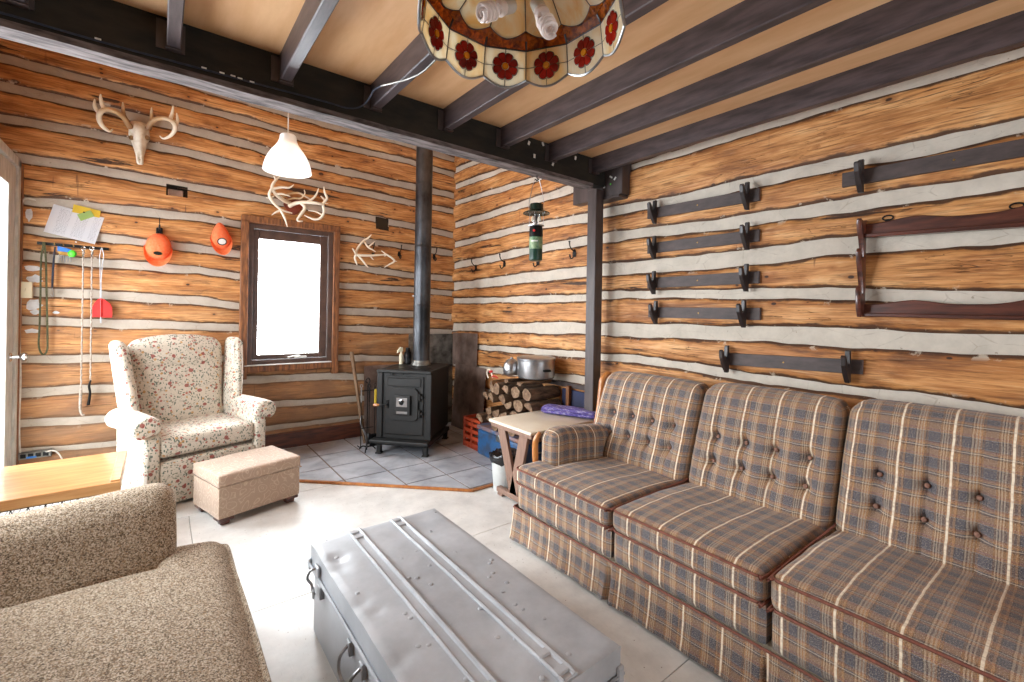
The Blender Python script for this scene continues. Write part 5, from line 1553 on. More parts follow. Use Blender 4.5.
coat_hook(at(574.5, 253.5, X=XB-.012), 'B', 'black coat hook on the right log wall, next to the brown post')
coat_hook(at(399, 254.5, Y=YA-.012), 'A', 'black coat hook on the far wall between the small antlers and the stovepipe')
coat_hook(at(434, 257, Y=YA-.012), 'A', 'black coat hook on the far wall peeking out right of the stovepipe')
coat_hook(at(372, 252, Y=YA-.012), 'A', 'black coat hook on the far wall holding the small antlers')

# ------------------------------------------------------------------ camping lantern under the beam
def lantern():
    top = at(537, 178, Y=2.36)
    c = Vector((top.x, top.y, 0)); D_ = (c-Vector((0, 0, 0))).dot(FW)
    def zz(y): return at(538, y, D=D_).z
    T = thing('camping_lantern', 'green and black gas camping lantern hanging under the end of the beam', 'lantern', (c.x, c.y, zz(262)))
    px = D_/450
    def O(n, bm, m_, par=None, **k): return obj(n, bm, m_, par or T, **k)
    r = 6.6*px
    z0, z1, z2, z3, z4 = zz(261), zz(237), zz(226.5), zz(213), zz(206)
    bm = B(); lathe(bm, [(0, z0), (r*.8, z0), (r, z0+.006), (r, z1-.006), (r*.96, z1)], (c.x, c.y, 0), 28); can = O('gas_can', bm, M_GREEN)
    bm = B(); lathe(bm, [(r+.0008, z0+(z1-z0)*.48), (r+.0008, z0+(z1-z0)*.97)], (c.x, c.y, 0), 28); O('can_label', bm, simple('green_label', (150, 168, 130), (60, 104, 70), 30, .4, bump=0), can)
    bm = B()
    for k in range(5):
        a = -2.1-.2*k; 
        p = Vector((c.x+math.cos(a)*(r+.0012), c.y+math.sin(a)*(r+.0012), z0+(z1-z0)*.80)); t = Vector((-math.sin(a), math.cos(a), 0))
        prism(bm, [p-t*.005-UP*.005, p+t*.005-UP*.005, p+t*.005+UP*.005, p-t*.005+UP*.005], Vector((math.cos(a), math.sin(a), 0))*.0006)
    O('can_lettering', bm, M_WHITE, can, smooth=False)['kind'] = 'stuff'
    bm = B(); lathe(bm, [(r*.96, z1), (r*1.05, z1+.004), (r*1.02, z2-.02), (r*.92, z2), (0, z2)], (c.x, c.y, 0), 28); O('base_collar', bm, M_BLACK)
    bm = B(); v = RT*-.3-FW*.95; v.normalize(); p = c+v*r*1.02+Vector((0, 0, (z1+z2)/2))
    tube(bm, [p, p+v*.014], .008, 12); O('valve_knob', bm, M_RED)
    bm = B(); lathe(bm, [(0, z2), (r*1.15, z2), (r*1.2, z2+.006), (r*1.0, z2+.008), (.01, z2+.012), (.008, z3-.01), (0, z3)], (c.x, c.y, 0), 24); O('burner', bm, M_STEEL)
    bm = B(); lathe(bm, [(r*.85, z2+.008), (r*1.02, (z2+z3)/2), (r*.85, z3+.002)], (c.x, c.y, 0), 28); O('glass_globe', bm, M_GLASS)
    bm = B()
    for s in (-1, 1): lathe(bm, [(0, -.022), (.014, -.012), (.016, 0), (.009, .018), (0, .022)], (c.x+RT.x*.022*s, c.y+RT.y*.022*s, (z2+z3)/2+.004), 12)
    O('mantle', bm, M_BONE)['kind'] = 'stuff'
    bm = B()
    for k in range(4):
        a = 2*PI*k/4+.6; tube(bm, [(c.x+math.cos(a)*r*1.05, c.y+math.sin(a)*r*1.05, z2+.004), (c.x+math.cos(a)*r*1.12, c.y+math.sin(a)*r*1.12, (z2+z3)/2), (c.x+math.cos(a)*r, c.y+math.sin(a)*r, z3)], .0016, 5)
    O('wire_guard', bm, M_STEEL)
    bm = B(); R_ = 13.5*px; lathe(bm, [(R_, z3-.006), (R_*.98, z3), (R_*.75, z3+.010), (R_*.52, z3+.018), (R_*.48, z4+.012), (R_*.30, z4+.018), (0, z4+.020)], (c.x, c.y, 0), 32); lathe(bm, [(R_, z3-.006), (R_*.7, z3+.004), (R_*.3, z3+.012), (0, z3+.012)], (c.x, c.y, 0), 32)
    O('ventilator_hat', bm, simple('dark_green_enamel', (30, 46, 36), (20, 34, 26), 10, .25, bump=0))
    bm = B(); hz = zz(180)
    tube(bm, smoothpath([c-RT*r*1.2+UP*z3, c-RT*r*1.0+UP*(z3+.10), c-RT*r*.4+UP*(hz-.006), c+UP*hz, c+RT*r*.4+UP*(hz-.006), c+RT*r*1.0+UP*(z3+.10), c+RT*r*1.2+UP*z3], 5), .0022, 6); O('bail_handle', bm, M_STEEL)
    bm = B(); zb = 2.302
    tube(bm, smoothpath([c+UP*zb, c+UP*(zb-.02), c+RT*.012+UP*(hz+.006), c+UP*(hz-.006), c-RT*.014+UP*(hz+.006)], 5), .003, 6); lathe(bm, [(0, zb-.004), (.012, zb-.003), (.012, zb)], (c.x, c.y, 0), 12)
    tag(obj('ceiling_hook', bm, M_BLACK), 'small black screw hook under the beam holding the camping lantern', 'hook')
lantern()

# ------------------------------------------------------------------ white bell pendant
def pendant():
    p = at(287.5, 172, D=2.74); k = 2.74/450
    T = thing('pendant_lamp', 'white bell-shaped pendant lamp on a thin white cord', 'lamp', p)
    R_ = 22.0*k; H = 37*k
    prof = [(R_, 0), (R_*1.0, .012), (R_*.965, .035), (R_*.90, .065), (R_*.80, .095), (R_*.66, .125), (R_*.52, .150), (R_*.42, .172), (R_*.365, .192), (R_*.345, .212), (R_*.34, H-.008), (R_*.30, H)]
    bm = B(); lathe(bm, prof+[(0, H)], (0, 0, 0), 48); lathe(bm, [(R_, 0)]+[(max(a-.004, 0), b-.002) for a, b in prof[1:]]+[(0, H-.003)], (0, 0, 0), 48)
    obj('lamp_shade', bm, M_PEND, T, local=True, angle=60)
    bm = B(); tube(bm, [(0, 0, H), (0, 0, 3.335-p.z)], .0035, 8); obj('cord', bm, M_WHITE, T, local=True)
    bm = B(); lathe(bm, [(0, .19), (.022, .19), (.024, .14), (.020, .12), (0, .12)], (0, 0, 0), 16); sk_ = obj('socket', bm, M_WHITE, T, local=True)
    bm = B(); lathe(bm, [(0, .03), (.018, .034), (.030, .055), (.026, .085), (.014, .12), (0, .12)], (0, 0, 0), 20); obj('bulb', bm, M_CFL, sk_, local=False) if False else None
    bm.free()
    bm = B(); lathe(bm, [(0, .03), (.018, .034), (.030, .055), (.026, .085), (.014, .12), (0, .12)], (p.x, p.y, p.z), 20); obj('bulb', bm, M_BULBON, T)
pendant()

# ------------------------------------------------------------------ stained glass lamp
def glass_lamp():
    c = at(520.5, 60, D=1.05); c.z = 0
    az = math.atan2(FW.y, FW.x)
    zr, zs, za, zt = 2.006, 2.096, 2.118, 2.250
    Rr, Rs, Ra, Rt = .238, .228, .214, .050
    T = thing('stained_glass_lamp', 'cream and amber stained glass lamp with red flowers hanging near the viewer', 'lamp', (c.x, c.y, zr))
    n = 12
    def P(r, k, z): a = az+2*PI*(k-.15)/n; return Vector((c.x+r*math.cos(a), c.y+r*math.sin(a), z))
    def ring_quad(bm, r0, z0, r1, z1, k, off=0):
        v = [P(r0+off, k-.5+.5, z0), P(r0+off, k+1, z0), P(r1+off, k+1, z1), P(r1+off, k, z1)]
        bm.faces.new([bm.verts.new(p) for p in v])
    def thicken(bm, t=.0025):
        bmesh.ops.remove_doubles(bm, verts=bm.verts, dist=1e-6)
        bmesh.ops.recalc_face_normals(bm, faces=bm.faces[:]); bmesh.ops.solidify(bm, geom=bm.faces[:], thickness=t)
    for k in range(n):
        # skirt panel with scalloped foot
        A_, B2 = P(Rr, k, zr+.014), P(Rr, k+1, zr+.014); C_, D2 = P(Rs, k+1, zs), P(Rs, k, zs)
        bm = B(); m_ = 10; bot = []
        for i in range(m_+1):
            t = i/m_; p = A_.lerp(B2, t)+(A_-D2).normalized()*.024*math.sin(PI*t); bot.append(p)
        topv = [D2.lerp(C_, i/m_) for i in range(m_+1)]
        vb = [bm.verts.new(p) for p in bot]; vt = [bm.verts.new(p) for p in topv]
        for i in range(m_): bm.faces.new((vb[i], vb[i+1], vt[i+1], vt[i]))
        bm.normal_update(); thicken(bm)
        sp = obj('skirt_panel', bm, M_GCREAM, T, False)
        mid = (A_+B2+C_+D2)/4; mid.z -= .008; u = (B2-A_).normalized(); nrm = u.cross(C_-B2).normalized(); v = nrm.cross(u)
        if v.z < 0: v = -v
        inw = nrm if nrm.dot(Vector((c.x, c.y, mid.z))-mid) > 0 else -nrm
        def F(a, r, e=0): return mid+(u*math.cos(a)+v*math.sin(a))*r+nrm*e
        bm = B()
        for q in range(8):
            a0 = 2*PI*q/8+PI/8; pts = []
            for j in range(9):
                t = j/8
                aa = a0+(-.36+.72*t)*(1.0); rr = .0355*(1-.18*(2*t-1)**4)
                pts.append(F(aa, rr, -.0034))
            pts = [F(a0-.33, .011, -.0034)]+pts+[F(a0+.33, .011, -.0034)]
            prism(bm, pts, nrm*.0068)
        obj('flower', bm, M_GRED, sp, False)
        bm = B(); tube(bm, [mid-nrm*.005, mid+nrm*.005], .0088, 14); obj('flower_centre', bm, M_GYEL, sp)
        bm = B()
        for q in range(8):
            a0 = 2*PI*q/8; pass
            a1 = a0+PI/8
            tube(bm, [F(a1-.385, .011)]+[F(a1+(-.39+.78*j/8), .0368*(1-.18*(2*j/8-1)**4)) for j in range(9)]+[F(a1+.385, .011)], .0019, 6, caps=False)
        for a0, e_ in ((0, .060), (PI, .060), (PI/2, .052), (-PI/2, .056)): tube(bm, [F(a0, .034), F(a0, e_)], .0019, 6)
        tube(bm, [F(2*PI*j/14, .0095) for j in range(14)], .0012, 5, closed=True)
        obj('flower_came', bm, M_LEAD, sp)
        bm = B(); tube(bm, bot, .0036, 6); obj('scallop_edge', bm, M_LEADL, sp)
        bm = B(); ring_quad(bm, Rs, zs, Ra, za, k); bm.normal_update(); thicken(bm); obj('amber_panel', bm, M_GAMBER, T, False)
        bm = B(); 
        # crown panel with rounded foot: sits above the amber band
        A_, B2, C_, D2 = P(Ra, k, za), P(Ra, k+1, za), P(Rt, k+1, zt), P(Rt, k, zt)
        vb = [bm.verts.new(A_.lerp(B2, i/8)) for i in range(9)]; vt = [bm.verts.new(D2.lerp(C_, i/8)) for i in range(9)]
        for i in range(8): bm.faces.new((vb[i], vb[i+1], vt[i+1], vt[i]))
        bm.normal_update(); thicken(bm); obj('crown_panel', bm, M_GCREAM, T, False)
        # amber spandrels in the panel corners give the round-footed look
        bm = B(); nn = (B2-A_).cross(D2-A_).normalized(); e_ = nn*(.0034)
        for sgn in (0, 1):
            base = A_ if sgn == 0 else B2; oth = B2 if sgn == 0 else A_; up = D2 if sgn == 0 else C_
            pts = [base]
            for j in range(7):
                t = j/6; s_ = .5*(1-t); h_ = (.12*(t**1.8))
                pts.append(base.lerp(oth, s_)+(up-base)*h_)
            prism(bm, [p-e_ for p in pts], e_*2)
        obj('amber_spandrel', bm, M_GAMBER, T, False)
        bm = B()
        tube(bm, [P(Rr, k, zr+.012), P(Rs, k, zs), P(Ra, k, za), P(Rt, k, zt)], .0034, 6)
        tube(bm, [P(Rs, k, zs), P(Rs, k+1, zs)], .0034, 6)
        cur = [A_.lerp(B2, .5*(1-(1-j/6)) if False else j/12) + (D2-A_)*(.12*((1-j/6)**1.8)) for j in range(7)]+[B2.lerp(A_, j/12)+(C_-B2)*(.12*((1-j/6)**1.8)) for j in range(5, -1, -1)]
        tube(bm, cur, .0034, 6)
        obj('lead_came', bm, M_LEAD, T)
    bm = B(); lathe(bm, [(Rt+.004, zt-.004), (Rt+.002, zt+.012), (.02, zt+.03), (.008, zt+.05), (0, zt+.05)], (c.x, c.y, 0), 24); obj('cap', bm, M_BRASS, T)
    bm = B(); tube(bm, [(c.x, c.y, zt+.05), (c.x, c.y, 2.50)], .005, 8); lathe(bm, [(.05, 2.514), (.05, 2.50), (.01, 2.485), (0, 2.485)], (c.x, c.y, 0), 24); obj('hanging_stem', bm, M_BRASS, T)
    bm = B(); lathe(bm, [(0, zt-.03), (.022, zt-.03), (.022, zt+.01), (0, zt+.01)], (c.x, c.y, 0), 16); hub = obj('lamp_cluster', bm, M_BRASS, T)
    for (x, y, x2, y2) in ((541, 12, 551, 33), (502, 8, 486, 12), (580, -30, 600, -20)):
        a_ = at(x, y, D=1.03); b_ = at(x2, y2, D=1.00)
        d = (b_-a_).normalized(); hubp = Vector((c.x, c.y, zt-.01))
        bm = B(); tube(bm, smoothpath([hubp, (hubp+a_)/2+UP*.01, a_-d*.03], 4), .005, 8); tube(bm, [a_-d*.035, a_-d*.005], .016, 14)
        so = obj('socket', bm, M_WHITE, T)
        bm = B(); tube(bm, [a_-d*.006, a_+d*.008, a_+d*.014], [.015, .018, .012], 16)
        uu, vv = frame_from(d)
        pts = []
        for i in range(64):
            t = i/63; an = 2*PI*3.5*t; rr = .0165*(1-.35*max(0, t-.75)*4*.5)
            pts.append(a_+d*(.030+.042*t)+(uu*math.cos(an)+vv*math.sin(an))*rr)
        tube(bm, [a_+d*.012+uu*.008, a_+d*.03+uu*.0165], .0045, 8); tube(bm, [a_+d*.012-uu*.008, a_+d*.04-uu*.0165], .0045, 8)
        tube(bm, pts, .0050, 8)
        obj('spiral_bulb', bm, M_CFL, so)
glass_lamp()

# ------------------------------------------------------------------ antlers and skull
def antler_mesh(branches, off=0.0):
    """branches: list of (points, radii, tone0, tone1)"""
    bm = B(); lay = bm.verts.layers.float.new('edge')
    for (pts, rs, t0, t1) in branches:
        n0 = len(bm.verts); sp = smoothpath(pts, 4); n = len(sp); rs = [r_*1.18 for r_ in rs]
        rr = []
        for i in range(n):
            f = i/(n-1)*(len(rs)-1); k = min(int(f), len(rs)-2); rr.append(rs[k]+(rs[k+1]-rs[k])*(f-k))
        tube(bm, sp, rr, 8)
        bm.verts.ensure_lookup_table()
        for i, v in enumerate(list(bm.verts)[n0:]): v[lay] = t0+(t1-t0)*min(1, (i//8)/(n-1))
    return bm
def skull():
    def q(x, y, o): return at(x, y, Y=YA-.02-o)
    base = q(139.5, 126, 0)
    T = thing('deer_skull', 'whitened deer skull with two antlers mounted high on the far log wall', 'skull', base)
    # cranium and muzzle: lofted sections from the crown to the nose
    def sec(y): return q(139.5+(y-126)*.02, y, 0)
    rings = []; bm = B()
    secs = [(122.5, 4.5, .012, .06), (124, 8.5, .045, .06), (128, 10.0, .072, .055), (133, 10.4, .082, .05), (137, 10.9, .080, .05), (141, 9.0, .074, .05), (146, 7.2, .066, .05), (151, 5.6, .058, .05), (156, 4.2, .048, .05), (160, 3.8, .040, .05), (163.5, 3.5, .030, .05), (165, 2.2, .024, .05)]
    n = 20
    for (y, w_, dp, b) in secs:
        c = q(139.0+(y-126)*.03, y, 0); ring = []
        kx = at(150, y, Y=YA).x-at(140, y, Y=YA).x; hw = w_*kx/10
        for k in range(n):
            a = 2*PI*k/n; cx_, sy = math.cos(a), math.sin(a)
            d = max(0, sy)
            p = c+Vector((cx_*hw*(1-.12*(d**2)), -(.012+dp*(max(sy, -.1))), 0))
            # eye sockets
            for s in (-1, 1):
                e = math.exp(-(((y-137.2)/3.4)**2)-((cx_-s*.78)/.26)**2-((sy-.55)/.5)**2)
                p.y += .036*e; p.x -= s*.008*e
            # nasal opening
            e = math.exp(-(((y-160)/3.6)**2)-(cx_/.42)**2)*(1 if sy > 0 else 0); p.y += .030*e
            ring.append(bm.verts.new(p))
        rings.append(ring)
    for a, b in zip(rings, rings[1:]):
        for k in range(n): bm.faces.new((a[k], a[(k+1) % n], b[(k+1) % n], b[k]))
    bm.faces.new(rings[0]); bm.faces.new(rings[-1][::-1])
    bmesh.ops.subdivide_edges(bm, edges=bm.edges[:], cuts=1, use_grid_fill=True, smooth=0.6)
    sk_ = obj('cranium', bm, M_BONE, T, angle=180)
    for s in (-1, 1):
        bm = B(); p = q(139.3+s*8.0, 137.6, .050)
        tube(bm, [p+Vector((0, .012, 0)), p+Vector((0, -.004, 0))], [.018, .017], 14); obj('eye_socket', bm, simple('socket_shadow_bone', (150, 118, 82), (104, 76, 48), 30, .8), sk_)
    bm = B(); p = q(140.2, 160.5, .026); prism(bm, [p+Vector((math.cos(2*PI*k/14)*.013, 0, math.sin(2*PI*k/14)*.026)) for k in range(14)], (0, .006, 0)); obj('nasal_opening', bm, simple('nasal_bone', (128, 92, 58), (84, 58, 36), 30, .8), sk_)
    def A(x, y, o): return at(85+x/7.58, 85+y/7.58, Y=YA-.02-o)
    L = [([A(345, 318, .06), A(322, 290, .09), A(295, 248, .12), A(255, 215, .15), A(205, 192, .17), A(150, 185, .18), A(112, 215, .17), A(108, 262, .14), A(130, 308, .11), A(165, 340, .08), A(190, 350, .07), A(210, 335, .06)], [.020, .017, .016, .014, .014, .014, .016, .015, .013, .010, .007, .003], .05, .95),
         ([A(300, 250, .12), A(290, 205, .12), A(288, 165, .13), A(287, 130, .14)], [.014, .011, .008, .003], .1, .55),
         ([A(150, 186, .18), A(130, 150, .18), A(120, 105, .19), A(118, 68, .20)], [.013, .011, .009, .003], .5, 1.0),
         ([A(112, 215, .17), A(85, 185, .17), A(72, 150, .17), A(75, 105, .18)], [.013, .011, .009, .003], .5, 1.0)]
    Rr = [([A(478, 330, .06), A(490, 300, .09), A(515, 270, .12), A(550, 255, .15), A(600, 252, .17), A(650, 268, .18), A(680, 300, .16), A(680, 340, .13), A(655, 378, .10), A(620, 400, .08), A(590, 405, .07), A(566, 385, .06)], [.020, .017, .016, .014, .014, .014, .016, .014, .011, .009, .006, .003], .05, .95),
          ([A(508, 278, .12), A(506, 240, .12), A(505, 205, .13), A(506, 170, .14)], [.014, .011, .008, .003], .1, .55),
          ([A(645, 262, .18), A(658, 225, .18), A(665, 190, .19), A(668, 155, .20)], [.013, .010, .008, .003], .5, 1.0),
          ([A(685, 305, .16), A(700, 275, .16), A(700, 245, .17), A(695, 212, .18)], [.012, .010, .008, .003], .5, 1.0)]
    obj('antler', antler_mesh(L), M_ANT, T, angle=80); obj('antler', antler_mesh(Rr), M_ANT, T, angle=80)
skull()
def antler_cluster():
    def A(x, y, o): return at(255+x/5.25, 105+y/5.25, Y=YA-.02-o)
    T = thing('antler_mount', 'tangle of pale antlers on a red brown plaque above the window', 'antlers', A(200, 540, .0))
    bm = B(); c = A(197, 532, 0)
    prism(bm, [c+Vector((math.cos(a)*.085*(1-.25*(math.sin(a) < 0)*abs(math.cos(a))), -.008, math.sin(a)*.085)) for a in [2*PI*k/18 for k in range(18)]], (0, -.022, 0), .004)
    obj('plaque', bm, M_MAHOG if False else simple('red_brown_plaque', (140, 56, 30), (96, 36, 20), 9, .4), T)
    S1 = [([A(190, 520, .04), A(150, 500, .10), A(112, 470, .15), A(90, 435, .17), A(100, 405, .16), A(130, 375, .15)], [.016, .015, .014, .012, .010, .004], .5, 1),
          ([A(90, 440, .17), A(75, 470, .17), A(95, 510, .15), A(140, 550, .12), A(195, 568, .10)], [.012, .012, .011, .009, .004], .8, 1),
          ([A(92, 440, .17), A(140, 432, .18), A(180, 434, .19), A(204, 418, .20)], [.010, .009, .007, .003], .9, 1),
          ([A(100, 470, .16), A(140, 466, .17), A(185, 480, .17)], [.009, .008, .003], .9, 1),
          ([A(110, 400, .16), A(105, 385, .16), A(98, 372, .16)], [.008, .006, .003], .9, 1),
          ([A(130, 545, .12), A(155, 590, .12), A(170, 640, .12)], [.010, .009, .003], .8, 1),
          ([A(135, 552, .12), A(110, 562, .12), A(88, 578, .12)], [.009, .007, .003], .8, 1),
          ([A(98, 480, .15), A(75, 488, .15), A(58, 486, .15)], [.006, .005, .002], .8, 1)]
    S2 = [([A(180, 532, .05), A(215, 515, .10), A(265, 510, .14), A(320, 515, .17), A(355, 520, .16), A(365, 500, .14), A(345, 478, .12)], [.016, .015, .013, .012, .011, .009, .004], .6, 1),
          ([A(270, 510, .14), A(305, 490, .15), A(325, 465, .16), A(334, 436, .17)], [.010, .009, .007, .003], .9, 1),
          ([A(355, 518, .16), A(378, 490, .17), A(366, 460, .18), A(362, 428, .19)], [.010, .010, .008, .003], .9, 1),
          ([A(356, 522, .16), A(362, 560, .15), A(345, 592, .14), A(310, 600, .13), A(258, 578, .12)], [.011, .011, .010, .008, .003], .9, 1),
          ([A(350, 575, .14), A(320, 560, .14), A(280, 553, .14)], [.008, .006, .003], .9, 1),
          ([A(240, 512, .12), A(262, 540, .13), A(240, 575, .13), A(222, 605, .13), A(250, 610, .13)], [.014, .013, .011, .008, .005], .8, 1),
          ([A(355, 515, .16), A(385, 518, .16)], [.006, .002], .8, 1)]
    S3 = [([A(140, 480, .06), A(185, 465, .10), A(230, 462, .12), A(265, 480, .12), A(300, 500, .10)], [.010, .009, .008, .007, .003], .2, .6),
          ([A(160, 500, .05), A(200, 490, .10), A(240, 490, .12), A(262, 465, .13), A(258, 445, .13)], [.009, .008, .007, .005, .003], .2, .6)]
    obj('antler', antler_mesh(S1), M_ANT, T, angle=80); obj('antler', antler_mesh(S2), M_ANT, T, angle=80); obj('antler', antler_mesh(S3), M_ANT, T, angle=80)
antler_cluster()
def small_antler():
    def A(x, y, o): return at(340+x/12.4, 225+y/12.4, Y=YA-.02-o)
    br = [([A(540, 370, .10), A(450, 375, .10), A(340, 380, .10), A(200, 372, .09)], [.006, .009, .011, .012], 1, .8),
          ([A(200, 372, .09), A(185, 410, .09), A(200, 460, .09), A(212, 498, .09)], [.012, .010, .008, .003], .9, 1),
          ([A(230, 385, .09), A(280, 440, .10), A(320, 495, .10), A(352, 528, .10)], [.009, .008, .007, .002], .9, 1),
          ([A(375, 385, .10), A(395, 410, .10), A(415, 432, .10)], [.006, .005, .002], .9, 1),
          ([A(200, 372, .09), A(205, 320, .08), A(245, 250, .07), A(300, 190, .06), A(350, 160, .07), A(390, 118, .09)], [.012, .011, .010, .009, .007, .003], .4, .9),
          ([A(325, 180, .06), A(300, 150, .06)], [.006, .003], .1, .3),
          ([A(300, 200, .06), A(350, 275, .09), A(400, 305, .10), A(440, 332, .10)], [.008, .008, .006, .003], .4, 1),
          ([A(352, 272, .09), A(395, 235, .10), A(432, 205, .10)], [.007, .006, .003], .9, 1),
          ([A(190, 350, .09), A(172, 315, .10), A(152, 290, .10)], [.008, .007, .005], .9, 1),
          ([A(512, 318, .10), A(570, 362, .11), A(635, 402, .12), A(675, 448, .12), A(610, 490, .12), A(550, 525, .11)], [.003, .007, .009, .009, .007, .003], 1, 1),
          ([A(575, 365, .11), A(553, 392, .11)], [.006, .003], 1, 1), ([A(540, 370, .10), A(572, 366, .11)], [.007, .007], 1, 1),
          ([A(675, 445, .12), A(705, 452, .12)], [.006, .003], 1, .8)]
    tag(obj('small_antlers', antler_mesh(br), M_ANT, None, angle=80), 'small pair of thin antlers hanging on a hook right of the window', 'antlers')
small_antler()

# ------------------------------------------------------------------ hats, papers and hook strip on the far wall
def cap(px, py, sc, rot, label, logo, hook, tall=1.0, taper=0.0):
    p = at(px, py, Y=YA-.03)
    T = thing('baseball_cap', label, 'cap', p)
    # hangs by its back strap: crown upright against the wall, brim pointing down and out
    Mr = Matrix.Rotation(rot, 4, 'Y')
    def loc(bm):
        for v in bm.verts:
            v.co.x *= 1-taper*max(0.0, v.co.z+.03)/.12; v.co.z *= tall
        bm.transform(Mr @ Matrix.Scale(sc, 4))
    bm = B(); n, m_ = 28, 12; rings = []
    for j in range(m_+1):
        t = j/m_; ph = t*PI/2
        ring = []
        for k in range(n):
            a = 2*PI*k/n
            rx = .085*math.sin(ph)**.72 if t > 0 else 0; ry = .085*math.sin(ph)**.72 if t > 0 else 0
            dent = .012*math.exp(-((a-4.4)/.5)**2)*math.sin(ph*2)
            x = math.cos(a)*rx*.92; z = math.sin(a)*ry*1.12; y = -.018-.062*math.cos(ph)+dent*1.4
            ring.append(bm.verts.new((x, y, z)) if t > 0 or k == 0 else ring[0])
        rings.append(ring)
    for k in range(n): bm.faces.new((rings[0][0], rings[1][(k+1) % n], rings[1][k]))
    for a_, b_ in zip(rings[1:], rings[2:]):
        for k in range(n): bm.faces.new((a_[k], a_[(k+1) % n], b_[(k+1) % n], b_[k]))
    bmesh.ops.solidify(bm, geom=bm.faces[:], thickness=.003); loc(bm)
    cr = obj('crown', bm, M_ORANGE, T, local=True, angle=80)
    bm = B(); tp = []; 
    nb = 16; rows = []
    for i in range(nb+1):
        a = PI+PI*(i/nb)                                # lower half of the crown rim
        row = []
        for j in range(6):
            t = j/5; ext = .072*math.sin(PI*i/nb)**.6*t
            x = math.cos(a)*.078*(1+.10*t); z = math.sin(a)*.094-ext*.72; y = -.020-ext*.55-.016*t*math.cos((i/nb-.5)*PI)
            row.append(bm.verts.new((x, y, z)))
        rows.append(row)
    for a_, b_ in zip(rows, rows[1:]):
        for j in range(5): bm.faces.new((a_[j], a_[j+1], b_[j+1], b_[j]))
    bmesh.ops.solidify(bm, geom=bm.faces[:], thickness=.003); loc(bm)
    obj('brim', bm, M_ORANGE, T, local=True, angle=80)
    # front patch
    def patch(w_, h_, dz, mat, nm, d=0.0, par=cr):
        bm = B(); vs_ = []
        for k in range(20):
            a = 2*PI*k/20; x = math.cos(a)*w_; z = dz+math.sin(a)*h_
            rr = min(1, math.sqrt((x/.0785)**2+(z/.0955)**2)); ph = math.asin(min(1, rr**(1/.72)))
            vs_.append(Vector((x, -.018-.062*math.cos(ph)-.0035-d, z)))
        c_ = sum(vs_, Vector())/20; c_.y -= .001; vc = bm.verts.new(c_); vv = [bm.verts.new(v) for v in vs_]
        for k in range(20): bm.faces.new((vc, vv[k], vv[(k+1) % 20]))
        loc(bm); obj(nm, bm, mat, par, True) if False else None
        bm.transform(wm(par)); return obj(nm, bm, mat, par)
    if logo == 'white':
        patch(.036, .027, -.048, M_BLACK, 'patch_border'); patch(.029, .020, -.048, M_WHITE, 'patch', .0006)
        bm = B(); z0 = -.048
        pts = [(-.016, .004), (-.004, .002), (.004, .008), (.016, .009), (.008, .001), (.012, -.007), (.002, -.003), (-.008, -.006)]
        prism(bm, [(x, -.0715, z0+z) for x, z in pts], (0, -.001, 0)); loc(bm); bm.transform(wm(cr)); obj('patch_emblem', bm, M_BLACK, cr, False)
    else:
        patch(.028, .015, -.052, M_BRASS, 'patch_border'); patch(.024, .0115, -.052, M_BLACK, 'patch', .0006)
        bm = B(); z0 = -.052; prism(bm, [(x, -.0702, z0+z) for x, z in [(-.018, .003), (-.008, -.002), (0, .001), (.008, -.002), (.018, .003), (.010, -.006), (0, -.004), (-.010, -.006)]], (0, -.001, 0)); loc(bm); bm.transform(wm(cr)); obj('patch_emblem', bm, M_BRASS, cr, False)
    bm = B(); tube(bm, [Vector((0, -.080, .0)), Vector((0, -.085, .0))], [.006, .004], 10); loc(bm); bm.transform(wm(cr)); obj('top_button', bm, M_ORANGE, cr)
cap(158.5, 247, 1.10, R(3), 'blaze orange cap with a black and gold patch, hanging from the black peg', 'gold', 1, 1.04, 0.05)
cap(220.5, 236, .98, R(-6), 'blaze orange cap with a white oval patch, hanging next to the window', 'white', 1, 1.22, 0.42)
def peg():
    p = at(159.5, 228, Y=YA-.012)
    T = thing('cap_peg', 'black wall peg holding the left orange cap', 'peg', p)
    bm = B(); box(bm, (-.003, -.006, -.01), (.003, 0, .085), .001); box(bm, (-.022, -.03, -.055), (.022, 0, .0), .006); obj('plate', bm, M_BLACK, T, local=True)
    bm = B(); tube(bm, smoothpath([(0, -.02, -.02), (0, -.06, -.03), (0, -.085, -.01), (0, -.09, .015)], 4), .006, 8); obj('prong', bm, M_BLACK, T, local=True)
peg()
def quad_sheet(name, px, mat, label, cat, o, t=.0012, curl=0):
    P4 = [at(x, y, Y=YA-.02-o) for x, y in px]      # TL, TR, BR, BL
    bm = B(); uvl = bm.loops.layers.uv.verify(); n = 10; g = {}
    for i in range(n+1):
        for j in range(n+1):
            u, v = i/n, j/n; p = P4[3].lerp(P4[2], u).lerp(P4[0].lerp(P4[1], u), v)
            p.y -= curl*((1-v)**2)*(.4+.6*u)+.001*noise.noise(Vector((u*3, v*3, o*90)))
            g[i, j] = bm.verts.new(p)
    for i in range(n):
        for j in range(n):
            ks = ((i, j), (i+1, j), (i+1, j+1), (i, j+1)); f = bm.faces.new([g[k] for k in ks])
            for l, k in zip(f.loops, ks): l[uvl].uv = (k[0]/n, k[1]/n)
    bmesh.ops.solidify(bm, geom=bm.faces[:], thickness=t)
    return tag(obj(name, bm, mat, None), label, cat)
quad_sheet('printed_list', [(53.7, 204), (104.3, 217.7), (95, 244.5), (43.6, 231.7)], M_PAPER, 'white printed sheet pinned at an angle above the hook strip', 'paper', .0, curl=.012)
quad_sheet('yellow_card', [(73.7, 204.2), (100.8, 211), (99.5, 217.8), (72, 212)], M_YEL, 'small yellow card pinned at the top right of the white sheet', 'paper', .005)
